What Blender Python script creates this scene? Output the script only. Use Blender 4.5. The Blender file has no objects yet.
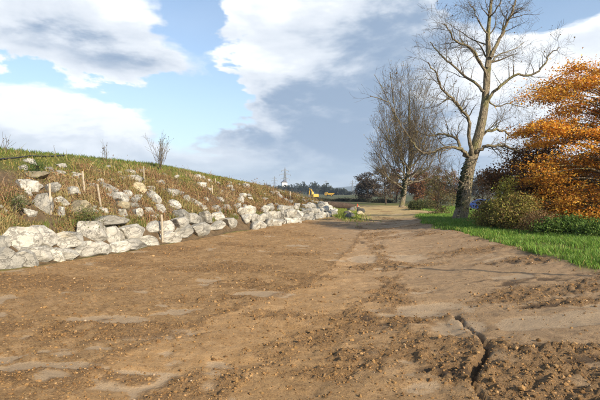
import bpy, bmesh, math, random
import numpy as np
from mathutils import Vector, Matrix, Quaternion

random.seed(7)
RNG = np.random.default_rng(11)
SC = bpy.context.scene
COL = SC.collection
R = math.radians

# ------------------------------------------------------------------ camera
FPX = 453.0                       # focal length in photo pixels (600 wide)
EYE = Vector((0, 0, 1.65))
PITCH = math.atan(7 / FPX)
cam = bpy.data.cameras.new('camera')
cam.sensor_width = 36
cam.lens = FPX / 600 * 36
cam.clip_start = 0.05
cam.clip_end = 20000
camo = bpy.data.objects.new('camera', cam)
COL.objects.link(camo)
camo.location = EYE
camo.rotation_euler = (math.pi / 2 - PITCH, 0, 0)
SC.camera = camo
SC.render.resolution_x, SC.render.resolution_y = 1024, 683
FWD = Vector((0, math.cos(PITCH), -math.sin(PITCH)))
UPV = Vector((0, math.sin(PITCH), math.cos(PITCH)))

def ray(px, py):
    return FWD + Vector((1, 0, 0)) * ((px - 300) / FPX) + UPV * (-(py - 200) / FPX)

def pt(px, py, d):                # point seen at a photo pixel at forward distance d (metres)
    r = ray(px, py)
    return EYE + r * (d / r.y)

# ------------------------------------------------------------------ light
SUN_EL, SUN_BACK = 26.0, 47.0     # elevation; how far behind pure right
tosun = Vector((math.cos(R(SUN_BACK)) * math.cos(R(SUN_EL)), -math.sin(R(SUN_BACK)) * math.cos(R(SUN_EL)), math.sin(R(SUN_EL))))
sun = bpy.data.lights.new('sun', 'SUN')
sun.energy = 4.8
sun.angle = R(0.5)
sun.color = (1.0, 0.88, 0.70)
suno = bpy.data.objects.new('sun', sun)
COL.objects.link(suno)
suno.rotation_euler = tosun.to_track_quat('Z', 'Y').to_euler()
suno.location = tosun * 60

SC.view_settings.view_transform = 'Standard'
SC.view_settings.look = 'None'
SC.view_settings.gamma = 1
SC.view_settings.use_curve_mapping = False
SC.view_settings.exposure = 0.9
SC.render.engine = 'CYCLES'
try:
    SC.cycles.max_bounces = 4
    SC.cycles.transparent_max_bounces = 6
    SC.cycles.use_adaptive_sampling = True
except Exception:
    pass

# ------------------------------------------------------------------ node helper
class NT:
    def __init__(s, tree):
        s.t = tree; s.t.nodes.clear()
    def n(s, typ, **kw):
        nd = s.t.nodes.new(typ)
        for k, v in kw.items():
            setattr(nd, k, v)
        return nd
    def put(s, sock, v):
        if isinstance(v, bpy.types.NodeSocket):
            s.t.links.new(v, sock)
        else:
            sock.default_value = v
    def math(s, op, a, b=None, c=None, clamp=False):
        nd = s.n('ShaderNodeMath', operation=op); nd.use_clamp = clamp
        s.put(nd.inputs[0], a)
        if b is not None: s.put(nd.inputs[1], b)
        if c is not None: s.put(nd.inputs[2], c)
        return nd.outputs[0]
    def vec(s, x, y, z):
        nd = s.n('ShaderNodeCombineXYZ')
        for i, v in enumerate((x, y, z)): s.put(nd.inputs[i], v)
        return nd.outputs[0]
    def vmath(s, op, a, b):
        nd = s.n('ShaderNodeVectorMath', operation=op)
        s.put(nd.inputs[0], a); s.put(nd.inputs[1], b)
        return nd.outputs[0]
    def noise(s, v, scale, detail=5, rough=.55, dist=0):
        nd = s.n('ShaderNodeTexNoise')
        s.put(nd.inputs['Vector'], v); s.put(nd.inputs['Scale'], scale)
        s.put(nd.inputs['Detail'], detail); s.put(nd.inputs['Roughness'], rough); s.put(nd.inputs['Distortion'], dist)
        return nd.outputs['Fac']
    def voro(s, v, scale, feature='F1', out='Distance'):
        nd = s.n('ShaderNodeTexVoronoi', feature=feature)
        s.put(nd.inputs['Vector'], v); s.put(nd.inputs['Scale'], scale)
        return nd.outputs[out]
    def ramp(s, x, a, b):         # smoothstep a..b
        nd = s.n('ShaderNodeMapRange', interpolation_type='SMOOTHSTEP')
        s.put(nd.inputs['Value'], x); s.put(nd.inputs['From Min'], a); s.put(nd.inputs['From Max'], b)
        return nd.outputs['Result']
    def mix(s, f, a, b):
        nd = s.n('ShaderNodeMix', data_type='RGBA')
        s.put(nd.inputs[0], f)
        for i, v in ((6, a), (7, b)):
            if not isinstance(v, bpy.types.NodeSocket): v = (*v, 1) if len(v) == 3 else v
            s.put(nd.inputs[i], v)
        return nd.outputs[2]
    def scale(s, c, f):
        nd = s.n('ShaderNodeVectorMath', operation='SCALE')
        s.put(nd.inputs[0], c); s.put(nd.inputs['Scale'], f)
        return nd.outputs[0]
    def attr(s, name, out='Fac'):
        nd = s.n('ShaderNodeAttribute'); nd.attribute_name = name
        return nd.outputs[out]

# ------------------------------------------------------------------ sky
world = bpy.data.worlds.new('World')
SC.world = world
world.use_nodes = True
w = NT(world.node_tree)
sky = w.n('ShaderNodeTexSky')
sky.sky_type = 'NISHITA'
sky.sun_disc = False
sky.sun_elevation = R(SUN_EL)
sky.sun_rotation = math.atan2(tosun.x, tosun.y)
sky.air_density = 1.0
sky.dust_density = 0.6
sky.ozone_density = 1.6
tc = w.n('ShaderNodeTexCoord').outputs['Generated']
sep = w.n('ShaderNodeSeparateXYZ'); w.put(sep.inputs[0], tc)
dx, dy, dz = sep.outputs
az = w.math('ARCTAN2', dx, dy)
el = w.math('ARCSINE', dz)
den = w.math('ADD', w.math('MAXIMUM', dz, 0.0), 0.33)
pv = w.vec(w.math('DIVIDE', dx, den), w.math('DIVIDE', dy, den), w.math('MULTIPLY', dz, 2.2))
n1 = w.noise(pv, 2.4, 8, .60, .25)
n2 = w.noise(w.vmath('ADD', pv, (7.3, 2.1, 4.4)), 6.5, 4, .55, .2)
n3 = w.noise(w.vmath('ADD', pv, (1.3, 9.1, 2.4)), 1.6, 3, .5, .2)
wa = w.math('ADD', az, w.math('MULTIPLY', w.math('SUBTRACT', n2, .5), .20))
we = w.math('ADD', el, w.math('MULTIPLY', w.math('SUBTRACT', n1, .5), .17))

def azel(px, py):
    r = ray(px, py).normalized()
    return math.atan2(r.x, r.y), math.asin(r.z)

def blob(px, py, rx, ry):
    a, e = azel(px, py)
    u = w.math('DIVIDE', w.math('SUBTRACT', wa, a), rx / FPX)
    v = w.math('DIVIDE', w.math('SUBTRACT', we, e), ry / FPX)
    q = w.math('ADD', w.math('MULTIPLY', u, u), w.math('MULTIPLY', v, v))
    return w.math('EXPONENT', w.math('MULTIPLY', q, -.7))
# clouds over the valley:   px   py   rx  ry  cover grey
BL = [(60, 28, 125, 38, .42, .17), (150, 62, 45, 18, .26, .20), (30, 62, 80, 16, .2, .25),
      (40, 128, 95, 34, .40, -.06), (105, 120, 42, 26, .28, -.18),
      (330, 30, 88, 48, .46, .22), (415, 55, 70, 50, .36, .32), (385, 30, 60, 40, .25, .30), (350, 120, 92, 34, .44, .74),
      (255, 145, 52, 14, .26, .42), (225, 118, 28, 12, .0, .10), (300, 100, 40, 20, .1, .25),
      (290, 176, 170, 12, .24, .22), (400, 160, 80, 20, .2, .60),
      (505, 85, 66, 44, .50, -.20), (545, 150, 90, 30, .1, .2), (596, 38, 36, 24, .40, .04), (560, 82, 40, 26, .2, .12),
      (35, 84, 80, 8, -.34, 0), (115, 92, 30, 10, -.30, 0), (70, 58, 110, 11, 0, .16), (40, 142, 90, 9, 0, .25), (182, 25, 26, 60, -.34, 0), (182, 112, 44, 26, -.36, 0), (225, 80, 14, 30, -.28, 0), (205, 20, 20, 40, -.2, 0),
      (530, 5, 64, 20, -.50, 0), (455, 4, 18, 20, -.35, 0)]
F = w.math('ADD', w.math('ADD', w.math('MULTIPLY', n1, .85), .02), w.math('MULTIPLY', w.math('SUBTRACT', n2, .5), .22))
G = w.math('ADD', w.math('MULTIPLY', w.math('SUBTRACT', n3, .5), .36), .06)
for (px, py, rx, ry, cw, gw) in BL:
    b = blob(px, py, rx, ry)
    if cw: F = w.math('ADD', F, w.math('MULTIPLY', b, cw))
    if gw: G = w.math('ADD', G, w.math('MULTIPLY', b, gw))
cover = w.ramp(F, .48, .65)
# relief: light comes from the upper right, so compare the noise with itself a step towards the sun
nl = w.noise(w.vmath('ADD', pv, (.05, -.02, .12)), 2.4, 5, .60, .25)
G = w.math('ADD', G, w.math('MULTIPLY', w.math('SUBTRACT', nl, n1), 1.5))
thick = w.ramp(F, .62, 1.05)
G = w.math('ADD', G, w.math('MULTIPLY', thick, .14), None, True)
cl1 = w.mix(w.ramp(G, 0.0, .45), (6.4, 6.5, 6.6), (4.5, 4.75, 5.1))
cl = w.mix(w.ramp(G, .38, 1.0), cl1, (1.55, 2.1, 2.95))
hz = w.ramp(el, .09, -.01)
skyc = w.mix(w.math('MULTIPLY', hz, .45), sky.outputs[0], (3.4, 4.0, 4.6))
skyc = w.mix(w.math('MULTIPLY', w.ramp(n3, .2, .8), .2), skyc, (4.4, 4.9, 5.4))
skycol = w.mix(w.math('MULTIPLY', cover, w.math('SUBTRACT', 1.0, w.math('MULTIPLY', hz, .35))), skyc, cl)
bg = w.n('ShaderNodeBackground')
w.put(bg.inputs[0], skycol)
bg.inputs[1].default_value = 0.108
world.cycles.sampling_method = 'MANUAL'; world.cycles.sample_map_resolution = 512
wo = w.n('ShaderNodeOutputWorld')
w.t.links.new(bg.outputs[0], wo.inputs[0])

# ------------------------------------------------------------------ numpy noise
def _hash(ix, iy, seed):
    h = (ix.astype(np.int64) * 374761393 + iy.astype(np.int64) * 668265263 + seed * 974634757) & 0x7fffffff
    h = ((h ^ (h >> 13)) * 1274126177) & 0x7fffffff
    h = h ^ (h >> 16)
    return (h & 0xffff) / 65535.0
def vnoise(x, y, seed=0):
    x = np.asarray(x, float); y = np.asarray(y, float)
    ix = np.floor(x); iy = np.floor(y); fx = x - ix; fy = y - iy
    u = fx * fx * fx * (fx * (fx * 6 - 15) + 10); v = fy * fy * fy * (fy * (fy * 6 - 15) + 10)
    a = _hash(ix, iy, seed); b = _hash(ix + 1, iy, seed); c = _hash(ix, iy + 1, seed); d = _hash(ix + 1, iy + 1, seed)
    return (a * (1 - u) + b * u) * (1 - v) + (c * (1 - u) + d * u) * v
def fbm(x, y, seed=0, oct=4, gain=.5):
    s = 0; a = 1; t = 0
    for i in range(oct):
        s = s + a * vnoise(x * 2 ** i + 13.7 * i, y * 2 ** i - 7.1 * i, seed + i); t += a; a *= gain
    return s / t
def sstep(a, b, x):
    t = np.clip((np.asarray(x, float) - a) / (b - a), 0, 1)
    return t * t * (3 - 2 * t)

# ------------------------------------------------------------------ terrain shape
CW = 0.947
def Xw(y):
    y = np.asarray(y, float)
    return np.where(y <= 32, -4.4 + .34 * (y - 13.2), 1.99 + .15 * (y - 32))
def Xg0(y): return 4.6 + .055 * np.asarray(y, float)
def Xg(y):
    y = np.asarray(y, float)
    return Xg0(y) + np.where(y > 21, (np.minimum(y, 50) - 21) * .17, 0)
def zl(y): return np.interp(y, [0, 9, 13, 33, 60], [.18, .14, .08, 0, 0])
def zr(y): return np.interp(y, [0, 7, 12, 17, 24, 45, 70], [.40, .37, .32, .27, .2, .1, .05])
def z0(y): return np.interp(y, [-50, 0, 10, 27, 34, 48], [0, 0, -.03, -.1, -.02, .08])
def hwall(y): return np.interp(y, [-100, 28, 40, 47], [.62, .55, .3, .0])
def hcrest(y): return np.interp(y, [-300, 10, 22, 26.2, 32.7, 40.6, 49.6, 56], [3.3, 3.1, 3.1, 2.82, 2.33, 1.80, .5, .06])
CREST = 5.5
def base_h(x, y):
    x = np.asarray(x, float); y = np.asarray(y, float)
    xw = Xw(y); xg = Xg(y); xc = xw + (Xg0(y) - xw) * .6
    ul = np.clip((xc - x) / np.maximum(xc - xw, .5), 0, 1); ur = np.clip((x - xc) / np.maximum(xg - xc, .5), 0, 1)
    z = z0(y) + (zl(y) - z0(y)) * ul ** 1.8 + (zr(y) - z0(y)) * ur ** 1.7
    p = np.maximum(0, (xw - x) * CW)
    hw = hwall(y); hc = hcrest(y)
    t = np.clip((p - .6) / (CREST - .6), 0, 1)
    rise = np.where(p < .6, hw * sstep(0, .6, p), hw + (hc - zl(y) - hw) * (t + .10 * np.sin(t * math.pi)))
    roll = sstep(CREST - 1.2, CREST + 2.5, p) * .12
    far = 1 - sstep(45, 110, p)
    z = z + np.where(p > 0, (rise - roll) * far, 0)
    q = np.maximum(0, x - xg); wv = 2.3 + .04 * y
    fade = 1 - sstep(20, 27, y)
    ditch = sstep(0, 1.6, q - wv) * (1 - sstep(3.0, 6.5, q - wv)) * .75 * fade
    z = z - .75 * sstep(4.5, 9.5, q) * sstep(27, 42, y) * (1 - sstep(140, 260, y))
    z = z + .05 * np.clip(q / np.maximum(wv, .1), 0, 1) - ditch
    return z
def H(x, y): return float(base_h(x, y))
def ground_hit(px, py, dmax=200):
    r = ray(px, py); r = r / r.y
    d = 2.0
    while d < dmax:
        p = EYE + r * d
        if p.z < H(p.x, p.y):
            a, b = d - .1, d
            for _ in range(14):
                m = (a + b) / 2; q = EYE + r * m
                if q.z < H(q.x, q.y): b = m
                else: a = m
            return EYE + r * b
        d += .1
    return EYE + r * dmax

# ------------------------------------------------------------------ object helpers
def tag(o, label=None, cat=None, group=None, kind=None):
    if label: o['label'] = label
    if cat: o['category'] = cat
    if group: o['group'] = group
    if kind: o['kind'] = kind
    return o
def empty(name, loc, rz=0, **kw):
    o = bpy.data.objects.new(name, None); COL.objects.link(o)
    o.location = loc; o.rotation_euler = (0, 0, rz); o.empty_display_size = .2
    return tag(o, **kw)
def link(name, mesh, mat=None, parent=None, loc=None, **kw):
    o = bpy.data.objects.new(name, mesh); COL.objects.link(o)
    if mat is not None and not mesh.materials: mesh.materials.append(mat)
    if parent is not None: o.parent = parent
    if loc is not None: o.location = loc
    return tag(o, **kw)
def np_mesh(name, verts, faces, smooth=False, col=None, attrs=None):
    me = bpy.data.meshes.new(name)
    verts = np.asarray(verts, np.float32); faces = np.asarray(faces, np.int32)
    k = faces.shape[1]
    me.vertices.add(len(verts)); me.vertices.foreach_set('co', verts.ravel())
    me.loops.add(faces.size); me.loops.foreach_set('vertex_index', faces.ravel())
    me.polygons.add(len(faces)); me.polygons.foreach_set('loop_start', np.arange(0, faces.size, k, dtype=np.int32))
    me.polygons.foreach_set('use_smooth', np.full(len(faces), smooth, bool))
    me.update(calc_edges=True)
    if col is not None:
        a = me.attributes.new('col', 'FLOAT_COLOR', 'POINT')
        c = np.ones((len(verts), 4), np.float32); c[:, :3] = col
        a.data.foreach_set('color', c.ravel())
    for k2, v in (attrs or {}).items():
        a = me.attributes.new(k2, 'FLOAT', 'POINT'); a.data.foreach_set('value', np.asarray(v, np.float32).ravel())
    return me
def bm_mesh(name, bm, smooth=False):
    me = bpy.data.meshes.new(name); bm.to_mesh(me); bm.free()
    if smooth:
        for p in me.polygons: p.use_smooth = True
    return me
def add_box(bm, c, s, rot=None, bev=0):
    m = Matrix.Translation(c)
    if rot is not None: m = m @ rot.to_4x4()
    m = m @ Matrix.Diagonal((*s, 1))
    r = bmesh.ops.create_cube(bm, size=1, matrix=m)
    if bev:
        es = list({e for v in r['verts'] for e in v.link_edges})
        bmesh.ops.bevel(bm, geom=es, offset=bev, segments=2, affect='EDGES', profile=.6)
def add_cyl(bm, c, r, h, axis='Z', seg=16, r2=None):
    rot = {'Z': Matrix.Identity(4), 'X': Matrix.Rotation(math.pi / 2, 4, 'Y'), 'Y': Matrix.Rotation(math.pi / 2, 4, 'X')}[axis]
    bmesh.ops.create_cone(bm, cap_ends=True, segments=seg, radius1=r, radius2=r if r2 is None else r2, depth=h, matrix=Matrix.Translation(c) @ rot)
def prism(bm, prof, y0, y1):      # profile in x,z extruded along y
    a = [bm.verts.new((x, y0, z)) for x, z in prof]; b = [bm.verts.new((x, y1, z)) for x, z in prof]
    bm.faces.new(a); bm.faces.new(list(reversed(b)))
    for i in range(len(prof)):
        j = (i + 1) % len(prof)
        bm.faces.new((a[j], a[i], b[i], b[j]))
    bmesh.ops.recalc_face_normals(bm, faces=bm.faces)

# ------------------------------------------------------------------ materials
def newmat(name):
    m = bpy.data.materials.new(name); m.use_nodes = True
    return m, NT(m.node_tree)
def finish(k, color, rough=.8, bump=None, bstr=.3, bdist=.02, spec=.3, metallic=0, translucent=0):
    bs = k.n('ShaderNodeBsdfPrincipled')
    k.put(bs.inputs['Base Color'], color if isinstance(color, bpy.types.NodeSocket) else (*color, 1))
    k.put(bs.inputs['Roughness'], rough)
    bs.inputs['Specular IOR Level'].default_value = spec
    bs.inputs['Metallic'].default_value = metallic
    if bump is not None:
        b = k.n('ShaderNodeBump'); b.inputs['Strength'].default_value = bstr; b.inputs['Distance'].default_value = bdist
        k.put(b.inputs['Height'], bump); k.t.links.new(b.outputs[0], bs.inputs['Normal'])
    out = k.n('ShaderNodeOutputMaterial'); sh = bs.outputs[0]
    if translucent:
        tr = k.n('ShaderNodeBsdfTranslucent'); k.put(tr.inputs[0], color if isinstance(color, bpy.types.NodeSocket) else (*color, 1))
        mx = k.n('ShaderNodeMixShader'); mx.inputs[0].default_value = translucent
        k.t.links.new(sh, mx.inputs[1]); k.t.links.new(tr.outputs[0], mx.inputs[2]); sh = mx.outputs[0]
    k.t.links.new(sh, out.inputs[0])
M = {}
def plain(name, color, rough=.6, spec=.4, metallic=0, var=.25):
    m, k = newmat(name)
    g = k.n('ShaderNodeTexCoord').outputs['Object']
    n = k.noise(g, 9, 5, .6)
    c = k.mix(k.ramp(n, .3, .75), tuple(v * (1 - var) for v in color), tuple(min(1, v * (1 + var)) for v in color))
    finish(k, c, rough, n, .15, .01, spec, metallic); M[name] = m
def leafmat(name, tr=.35, rough=.55, spec=.25):
    m, k = newmat(name); finish(k, k.attr('col', 'Color'), rough, spec=spec, translucent=tr); M[name] = m
leafmat('leaf'); leafmat('blade', .3, .5); leafmat('dry', .2, .8, .1); leafmat('clod', 0, .95, .1)

def build_ground_mat():
    m, k = newmat('ground')
    pos = k.n('ShaderNodeNewGeometry').outputs['Position']
    dirt = k.attr('dirt'); churn = k.attr('churn'); green = k.attr('green'); far = k.attr('far'); tan = k.attr('tan'); clay = k.attr('clay'); dark_mask = k.attr('dark_mask')
    a = k.noise(pos, .9, 6, .6); b = k.noise(pos, 7, 6, .65); c = k.noise(pos, 38, 5, .7); d = k.noise(pos, 140, 3, .7)
    # scrape marks: noise drawn out along the slope of the left flank
    mp = k.n('ShaderNodeMapping'); mp.vector_type = 'TEXTURE'
    mp.inputs['Rotation'].default_value = (0, 0, R(-50)); mp.inputs['Scale'].default_value = (.30, .085, 1)
    k.put(mp.inputs[0], pos); st = k.noise(mp.outputs[0], 1.2, 3, .5, .8)
    mp2 = k.n('ShaderNodeMapping'); mp2.vector_type = 'TEXTURE'; mp2.inputs['Rotation'].default_value = (0, 0, R(-14)); mp2.inputs['Scale'].default_value = (.42, .11, 1)
    k.put(mp2.inputs[0], pos); st2 = k.noise(mp2.outputs[0], 1.2, 3, .5, .9)
    sx = k.n('ShaderNodeSeparateXYZ'); k.put(sx.inputs[0], pos)
    side = k.ramp(sx.outputs[0], -.5, 2.5)
    stv = k.math('ADD', k.math('MULTIPLY', st, k.math('SUBTRACT', 1.0, side)), k.math('MULTIPLY', st2, side))
    crumb = k.attr('crumb')
    e1 = k.math('MULTIPLY', k.math('SUBTRACT', k.noise(pos, 13, 6, .7), .5), 1.1)
    clay = k.ramp(k.math('ADD', clay, k.math('MULTIPLY', k.math('MULTIPLY', e1, 1.2), k.ramp(clay, .02, .3))), .40, .74)
    churn = k.ramp(k.math('ADD', churn, k.math('MULTIPLY', e1, k.ramp(churn, .02, .3))), .15, .8)
    f1 = k.noise(pos, 46, 5, .8); f2 = k.noise(k.vmath('ADD', pos, (3.1, 1.7, 9.2)), 19, 4, .7)
    grit = k.math('ADD', k.math('MULTIPLY', f1, .68), k.math('MULTIPLY', f2, .36))
    iso = k.noise(pos, 4.2, 6, .68)
    base = k.mix(k.ramp(iso, .36, .64), (.335, .192, .078), (.455, .285, .137))
    base = k.mix(k.ramp(a, .35, .7), base, (.39, .235, .104))
    brown = k.mix(k.ramp(grit, .46, .58), (.36, .222, .095), (.175, .096, .038))
    base = k.mix(k.math('MULTIPLY', crumb, k.ramp(k.math('ADD', k.math('MULTIPLY', stv, .45), k.math('ADD', k.math('MULTIPLY', iso, .35), k.math('MULTIPLY', b, .2))), .60, .40)), base, brown)
    base = k.mix(k.math('MULTIPLY', k.ramp(stv, .60, .70), k.math('MULTIPLY', k.ramp(b, .40, .55), .55)), base, (.15, .082, .034))
    base = k.mix(k.math('MULTIPLY', k.ramp(sx.outputs[0], -.3, 3.0), .42), base, k.mix(iso, (.33, .235, .15), (.48, .365, .25)))
    base = k.mix(k.math('MULTIPLY', tan, .75), base, (.46, .345, .15))
    base = k.mix(k.math('MULTIPLY', clay, .72), base, k.mix(b, (.385, .27, .16), (.49, .37, .24)))
    base = k.mix(k.math('MULTIPLY', churn, .75), base, k.mix(k.ramp(c, .35, .65), (.12, .066, .028), (.33, .195, .085)))
    base = k.mix(k.math('MULTIPLY', dark_mask, .85), base, (.07, .045, .027))  # darker patches, plus the crack's shade painted into the soil colour
    fleck = k.math('MULTIPLY', k.ramp(grit, .545, .63), k.math('SUBTRACT', .5, k.math('MULTIPLY', clay, .35)))
    base = k.mix(fleck, base, (.12, .066, .028))
    base = k.mix(k.math('MULTIPLY', k.ramp(b, .55, .72), k.math('SUBTRACT', .5, k.math('MULTIPLY', clay, .4))), base, (.19, .108, .044))
    base = k.mix(k.math('MULTIPLY', k.ramp(c, .42, .28), .4), base, (.48, .315, .16))
    soil = k.mix(k.ramp(b, .3, .7), (.10, .066, .036), (.18, .125, .07))
    turf = k.mix(k.ramp(b, .3, .7), (.08, .085, .018), (.15, .15, .035))
    other = k.mix(green, soil, turf)
    col = k.mix(dirt, other, base)
    fl = k.mix(k.ramp(k.noise(pos, .02, 4, .6), .4, .6), (.06, .075, .025), (.10, .09, .04))
    col = k.mix(far, col, fl)
    h = k.math('ADD', k.math('MULTIPLY', b, .6), k.math('MULTIPLY', c, k.math('ADD', .35, k.math('MULTIPLY', churn, .8))))
    h = k.math('ADD', h, k.math('MULTIPLY', d, .28))
    h = k.math('ADD', h, k.math('MULTIPLY', k.ramp(stv, .5, .72), -.25))
    h = k.math('SUBTRACT', h, k.math('MULTIPLY', grit, k.math('ADD', .6, k.math('MULTIPLY', crumb, .9))))
    rough = k.math('SUBTRACT', .95, k.math('MULTIPLY', clay, .22))
    finish(k, col, rough, h, .75, .05, .25); M['ground'] = m
build_ground_mat()

def build_stone_mat(name, c1, c2, c3):
    m, k = newmat(name)
    tc = k.n('ShaderNodeTexCoord').outputs['Object']
    oi = k.n('ShaderNodeObjectInfo')
    off = k.scale(k.vec(1, .7, .4), k.math('MULTIPLY', oi.outputs['Random'], 60))
    p = k.vmath('ADD', tc, off)
    a = k.noise(p, 2.2, 6, .6, .4); b = k.noise(p, 11, 6, .65); c = k.noise(p, 40, 4, .7)
    mp = k.n('ShaderNodeMapping'); mp.inputs['Rotation'].default_value = (.5, .6, .3); mp.inputs['Scale'].default_value = (1, 1, 2.6)
    k.put(mp.inputs[0], p); vein = k.noise(mp.outputs[0], 2.2, 6, .65, .5)
    col = k.mix(k.ramp(a, .4, .66), c1, c2)
    col = k.mix(k.math('MULTIPLY', k.ramp(vein, .55, .68), .6), col, c3)
    col = k.mix(k.math('MULTIPLY', k.ramp(b, .62, .78), .45), col, (.24, .20, .15))
    col = k.mix(k.math('MULTIPLY', k.ramp(k.noise(p, 1.3, 4, .6), .55, .75), .55), col, (.43, .345, .20))
    tint = k.math('ADD', .56, k.math('MULTIPLY', oi.outputs['Random'], .5))
    col = k.scale(col, tint)
    h = k.math('ADD', k.math('ADD', k.math('MULTIPLY', a, .8), k.math('MULTIPLY', vein, .5)), k.math('ADD', k.math('MULTIPLY', b, .5), k.math('MULTIPLY', c, .2)))
    fv = k.voro(k.vmath('ADD', p, k.scale(k.vec(a, b, vein), .5)), 3.6)
    h = k.math('ADD', h, k.math('MULTIPLY', fv, .8))
    ck = k.voro(k.vmath('ADD', p, k.scale(k.vec(b, a, b), .6)), 1.9, 'DISTANCE_TO_EDGE')
    col = k.mix(k.math('MULTIPLY', k.ramp(ck, .022, .0), .6), col, (.13, .11, .085))
    h = k.math('ADD', h, k.math('MULTIPLY', k.ramp(ck, 0, .05), .5))
    finish(k, col, .9, h, .75, .06, .2); M[name] = m
build_stone_mat('stone', (.57, .535, .46), (.39, .365, .31), (.22, .21, .20))
build_stone_mat('tan_stone', (.50, .42, .27), (.42, .35, .23), (.30, .26, .18))
build_stone_mat('dark_stone', (.20, .19, .17), (.13, .125, .115), (.07, .07, .07))

def build_bark(name, c1, c2, moss):
    m, k = newmat(name)
    g = k.n('ShaderNodeNewGeometry').outputs['Position']
    mp = k.n('ShaderNodeMapping'); mp.inputs['Scale'].default_value = (1, 1, .22)
    k.put(mp.inputs[0], g)
    a = k.noise(mp.outputs[0], 14, 6, .65, .3); b = k.noise(g, 1.7, 4, .6)
    v = k.voro(mp.outputs[0], 16, 'DISTANCE_TO_EDGE')
    col = k.mix(k.ramp(a, .35, .7), c1, c2)
    col = k.mix(k.math('MULTIPLY', k.ramp(v, .07, .0), .7), col, tuple(x * .45 for x in c1))
    col = k.mix(k.math('MULTIPLY', k.ramp(b, .48, .68), .7), col, moss)
    h = k.math('ADD', a, k.math('MULTIPLY', k.ramp(v, 0, .2), .8))
    finish(k, col, .92, h, .9, .05, .15); M[name] = m
build_bark('bark', (.17, .135, .09), (.37, .305, .21), (.22, .205, .075))
build_bark('twig', (.12, .088, .06), (.23, .18, .115), (.19, .165, .065))
build_bark('dark_twig', (.075, .055, .042), (.14, .10, .07), (.10, .08, .04))
plain('stake_wood', (.40, .33, .24), .85, .15)
plain('black_plastic', (.02, .02, .022), .45, .4)
plain('yellow_paint', (.52, .30, .03), .45, .5)
plain('dark_metal', (.05, .05, .05), .6, .4)
plain('glass_dark', (.03, .04, .05), .12, .6)
plain('pylon_steel', (.20, .215, .235), .6, .4)
plain('white_render', (.78, .77, .74), .8, .2, 0, .06)
plain('slate', (.12, .12, .14), .7, .3)
plain('blue_paint', (.010, .035, .17), .25, .6, 0, .1)
plain('rubber', (.025, .025, .025), .85, .2)
plain('chrome', (.6, .6, .62), .25, .5, 1, .05)
plain('red_plastic', (.55, .06, .02), .5, .4)
plain('log_wood', (.085, .06, .045), .95, .1, 0, .4)
m_, k_ = newmat('hill'); g_ = k_.n('ShaderNodeNewGeometry').outputs['Position']
finish(k_, k_.mix(k_.ramp(k_.noise(g_, .012, 7, .7), .38, .62), (.045, .055, .04), (.10, .105, .06)), 1, spec=0); M['hill'] = m_

# ------------------------------------------------------------------ ground sheet
def graded(a, b, f):
    out = [a]
    while out[-1] < b: out.append(out[-1] + f(out[-1]))
    return out
def poly_dist(x, y, pts):
    d = np.full(x.shape, 1e9); side = np.zeros(x.shape)
    for (x0, y0), (x1, y1) in zip(pts[:-1], pts[1:]):
        vx, vy = x1 - x0, y1 - y0; L = vx * vx + vy * vy
        t = np.clip(((x - x0) * vx + (y - y0) * vy) / L, 0, 1)
        ex, ey = x - (x0 + t * vx), y - (y0 + t * vy); dd = np.hypot(ex, ey)
        s = np.sign(vx * (y - y0) - vy * (x - x0))
        side = np.where(dd < d, s, side); d = np.minimum(d, dd)
    return d, side
def P2(*pp):
    o = []
    for px, py in pp:
        p = ground_hit(px, py); o.append((p.x, p.y))
    return o
CRACK = P2((452, 316), (462, 322), (474, 334), (486, 346), (485, 356), (478, 366), (470, 378), (478, 390), (490, 400), (500, 412))
CRACK2 = P2((440, 316), (448, 328), (462, 342), (470, 352))
SEAM = P2((40, 412), (90, 372), (140, 346), (190, 326), (240, 308), (300, 288), (330, 268), (352, 248), (362, 232))
TRACK = P2((362, 226), (368, 238), (380, 252), (392, 266), (388, 280), (392, 292), (372, 306), (350, 322), (300, 345), (230, 372), (150, 405))
TRACK2 = P2((400, 296), (384, 322), (420, 340), (500, 352), (600, 372))
CHURNS = [(395, 325, .8, .35), (430, 350, 1.1, .35), (525, 362, 1.2, .4), (560, 385, 1.0, .3), (260, 285, 1.0, .5), (385, 265, .8, .7),
          (520, 300, .4, .15), (400, 292, .6, .4), (590, 300, 1.0, .2), (210, 300, .8, .3), (360, 370, .9, .2), (100, 330, 1.5, .4), (60, 380, .8, .2)]
CLAYS = [(268, 295, .55, .28), (110, 320, .6, .25), (150, 334, .5, .25), (460, 328, .35, .3), (385, 258, 1.0, .8), (420, 310, .7, .4),
         (55, 370, .5, .15), (390, 325, .5, .12), (135, 380, .9, .25), (560, 320, .8, .3), (120, 245, .8, .5), (400, 235, .9, 1.2)]
DARK_PATCHES = [(548, 305, .42, .10), (350, 356, .05, .10), (367, 318, .10, .14), (398, 323, .4, .06), (548, 279, 1.0, .20), (500, 281, .5, .12),
         (360, 242, .2, .3), (398, 288, .12, .2), (440, 368, .25, .08), (575, 362, .5, .08), (455, 372, .16, .08), (505, 262, .5, .25), (388, 346, .1, .1)]  # patches of darker, slightly sunken ground
def splats(x, y, lst, seed):
    f = np.zeros(x.shape)
    for i, (px, py, rx, ry) in enumerate(lst):
        c = ground_hit(px, py)
        wob = (fbm(x * 2.2, y * 2.2, seed + i, 3) - .5) * 1.5
        q = ((x - c.x) / rx) ** 2 + ((y - c.y) / ry) ** 2
        f = np.maximum(f, 1 - sstep(.45, 1.35, q + wob))
    return f
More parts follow.
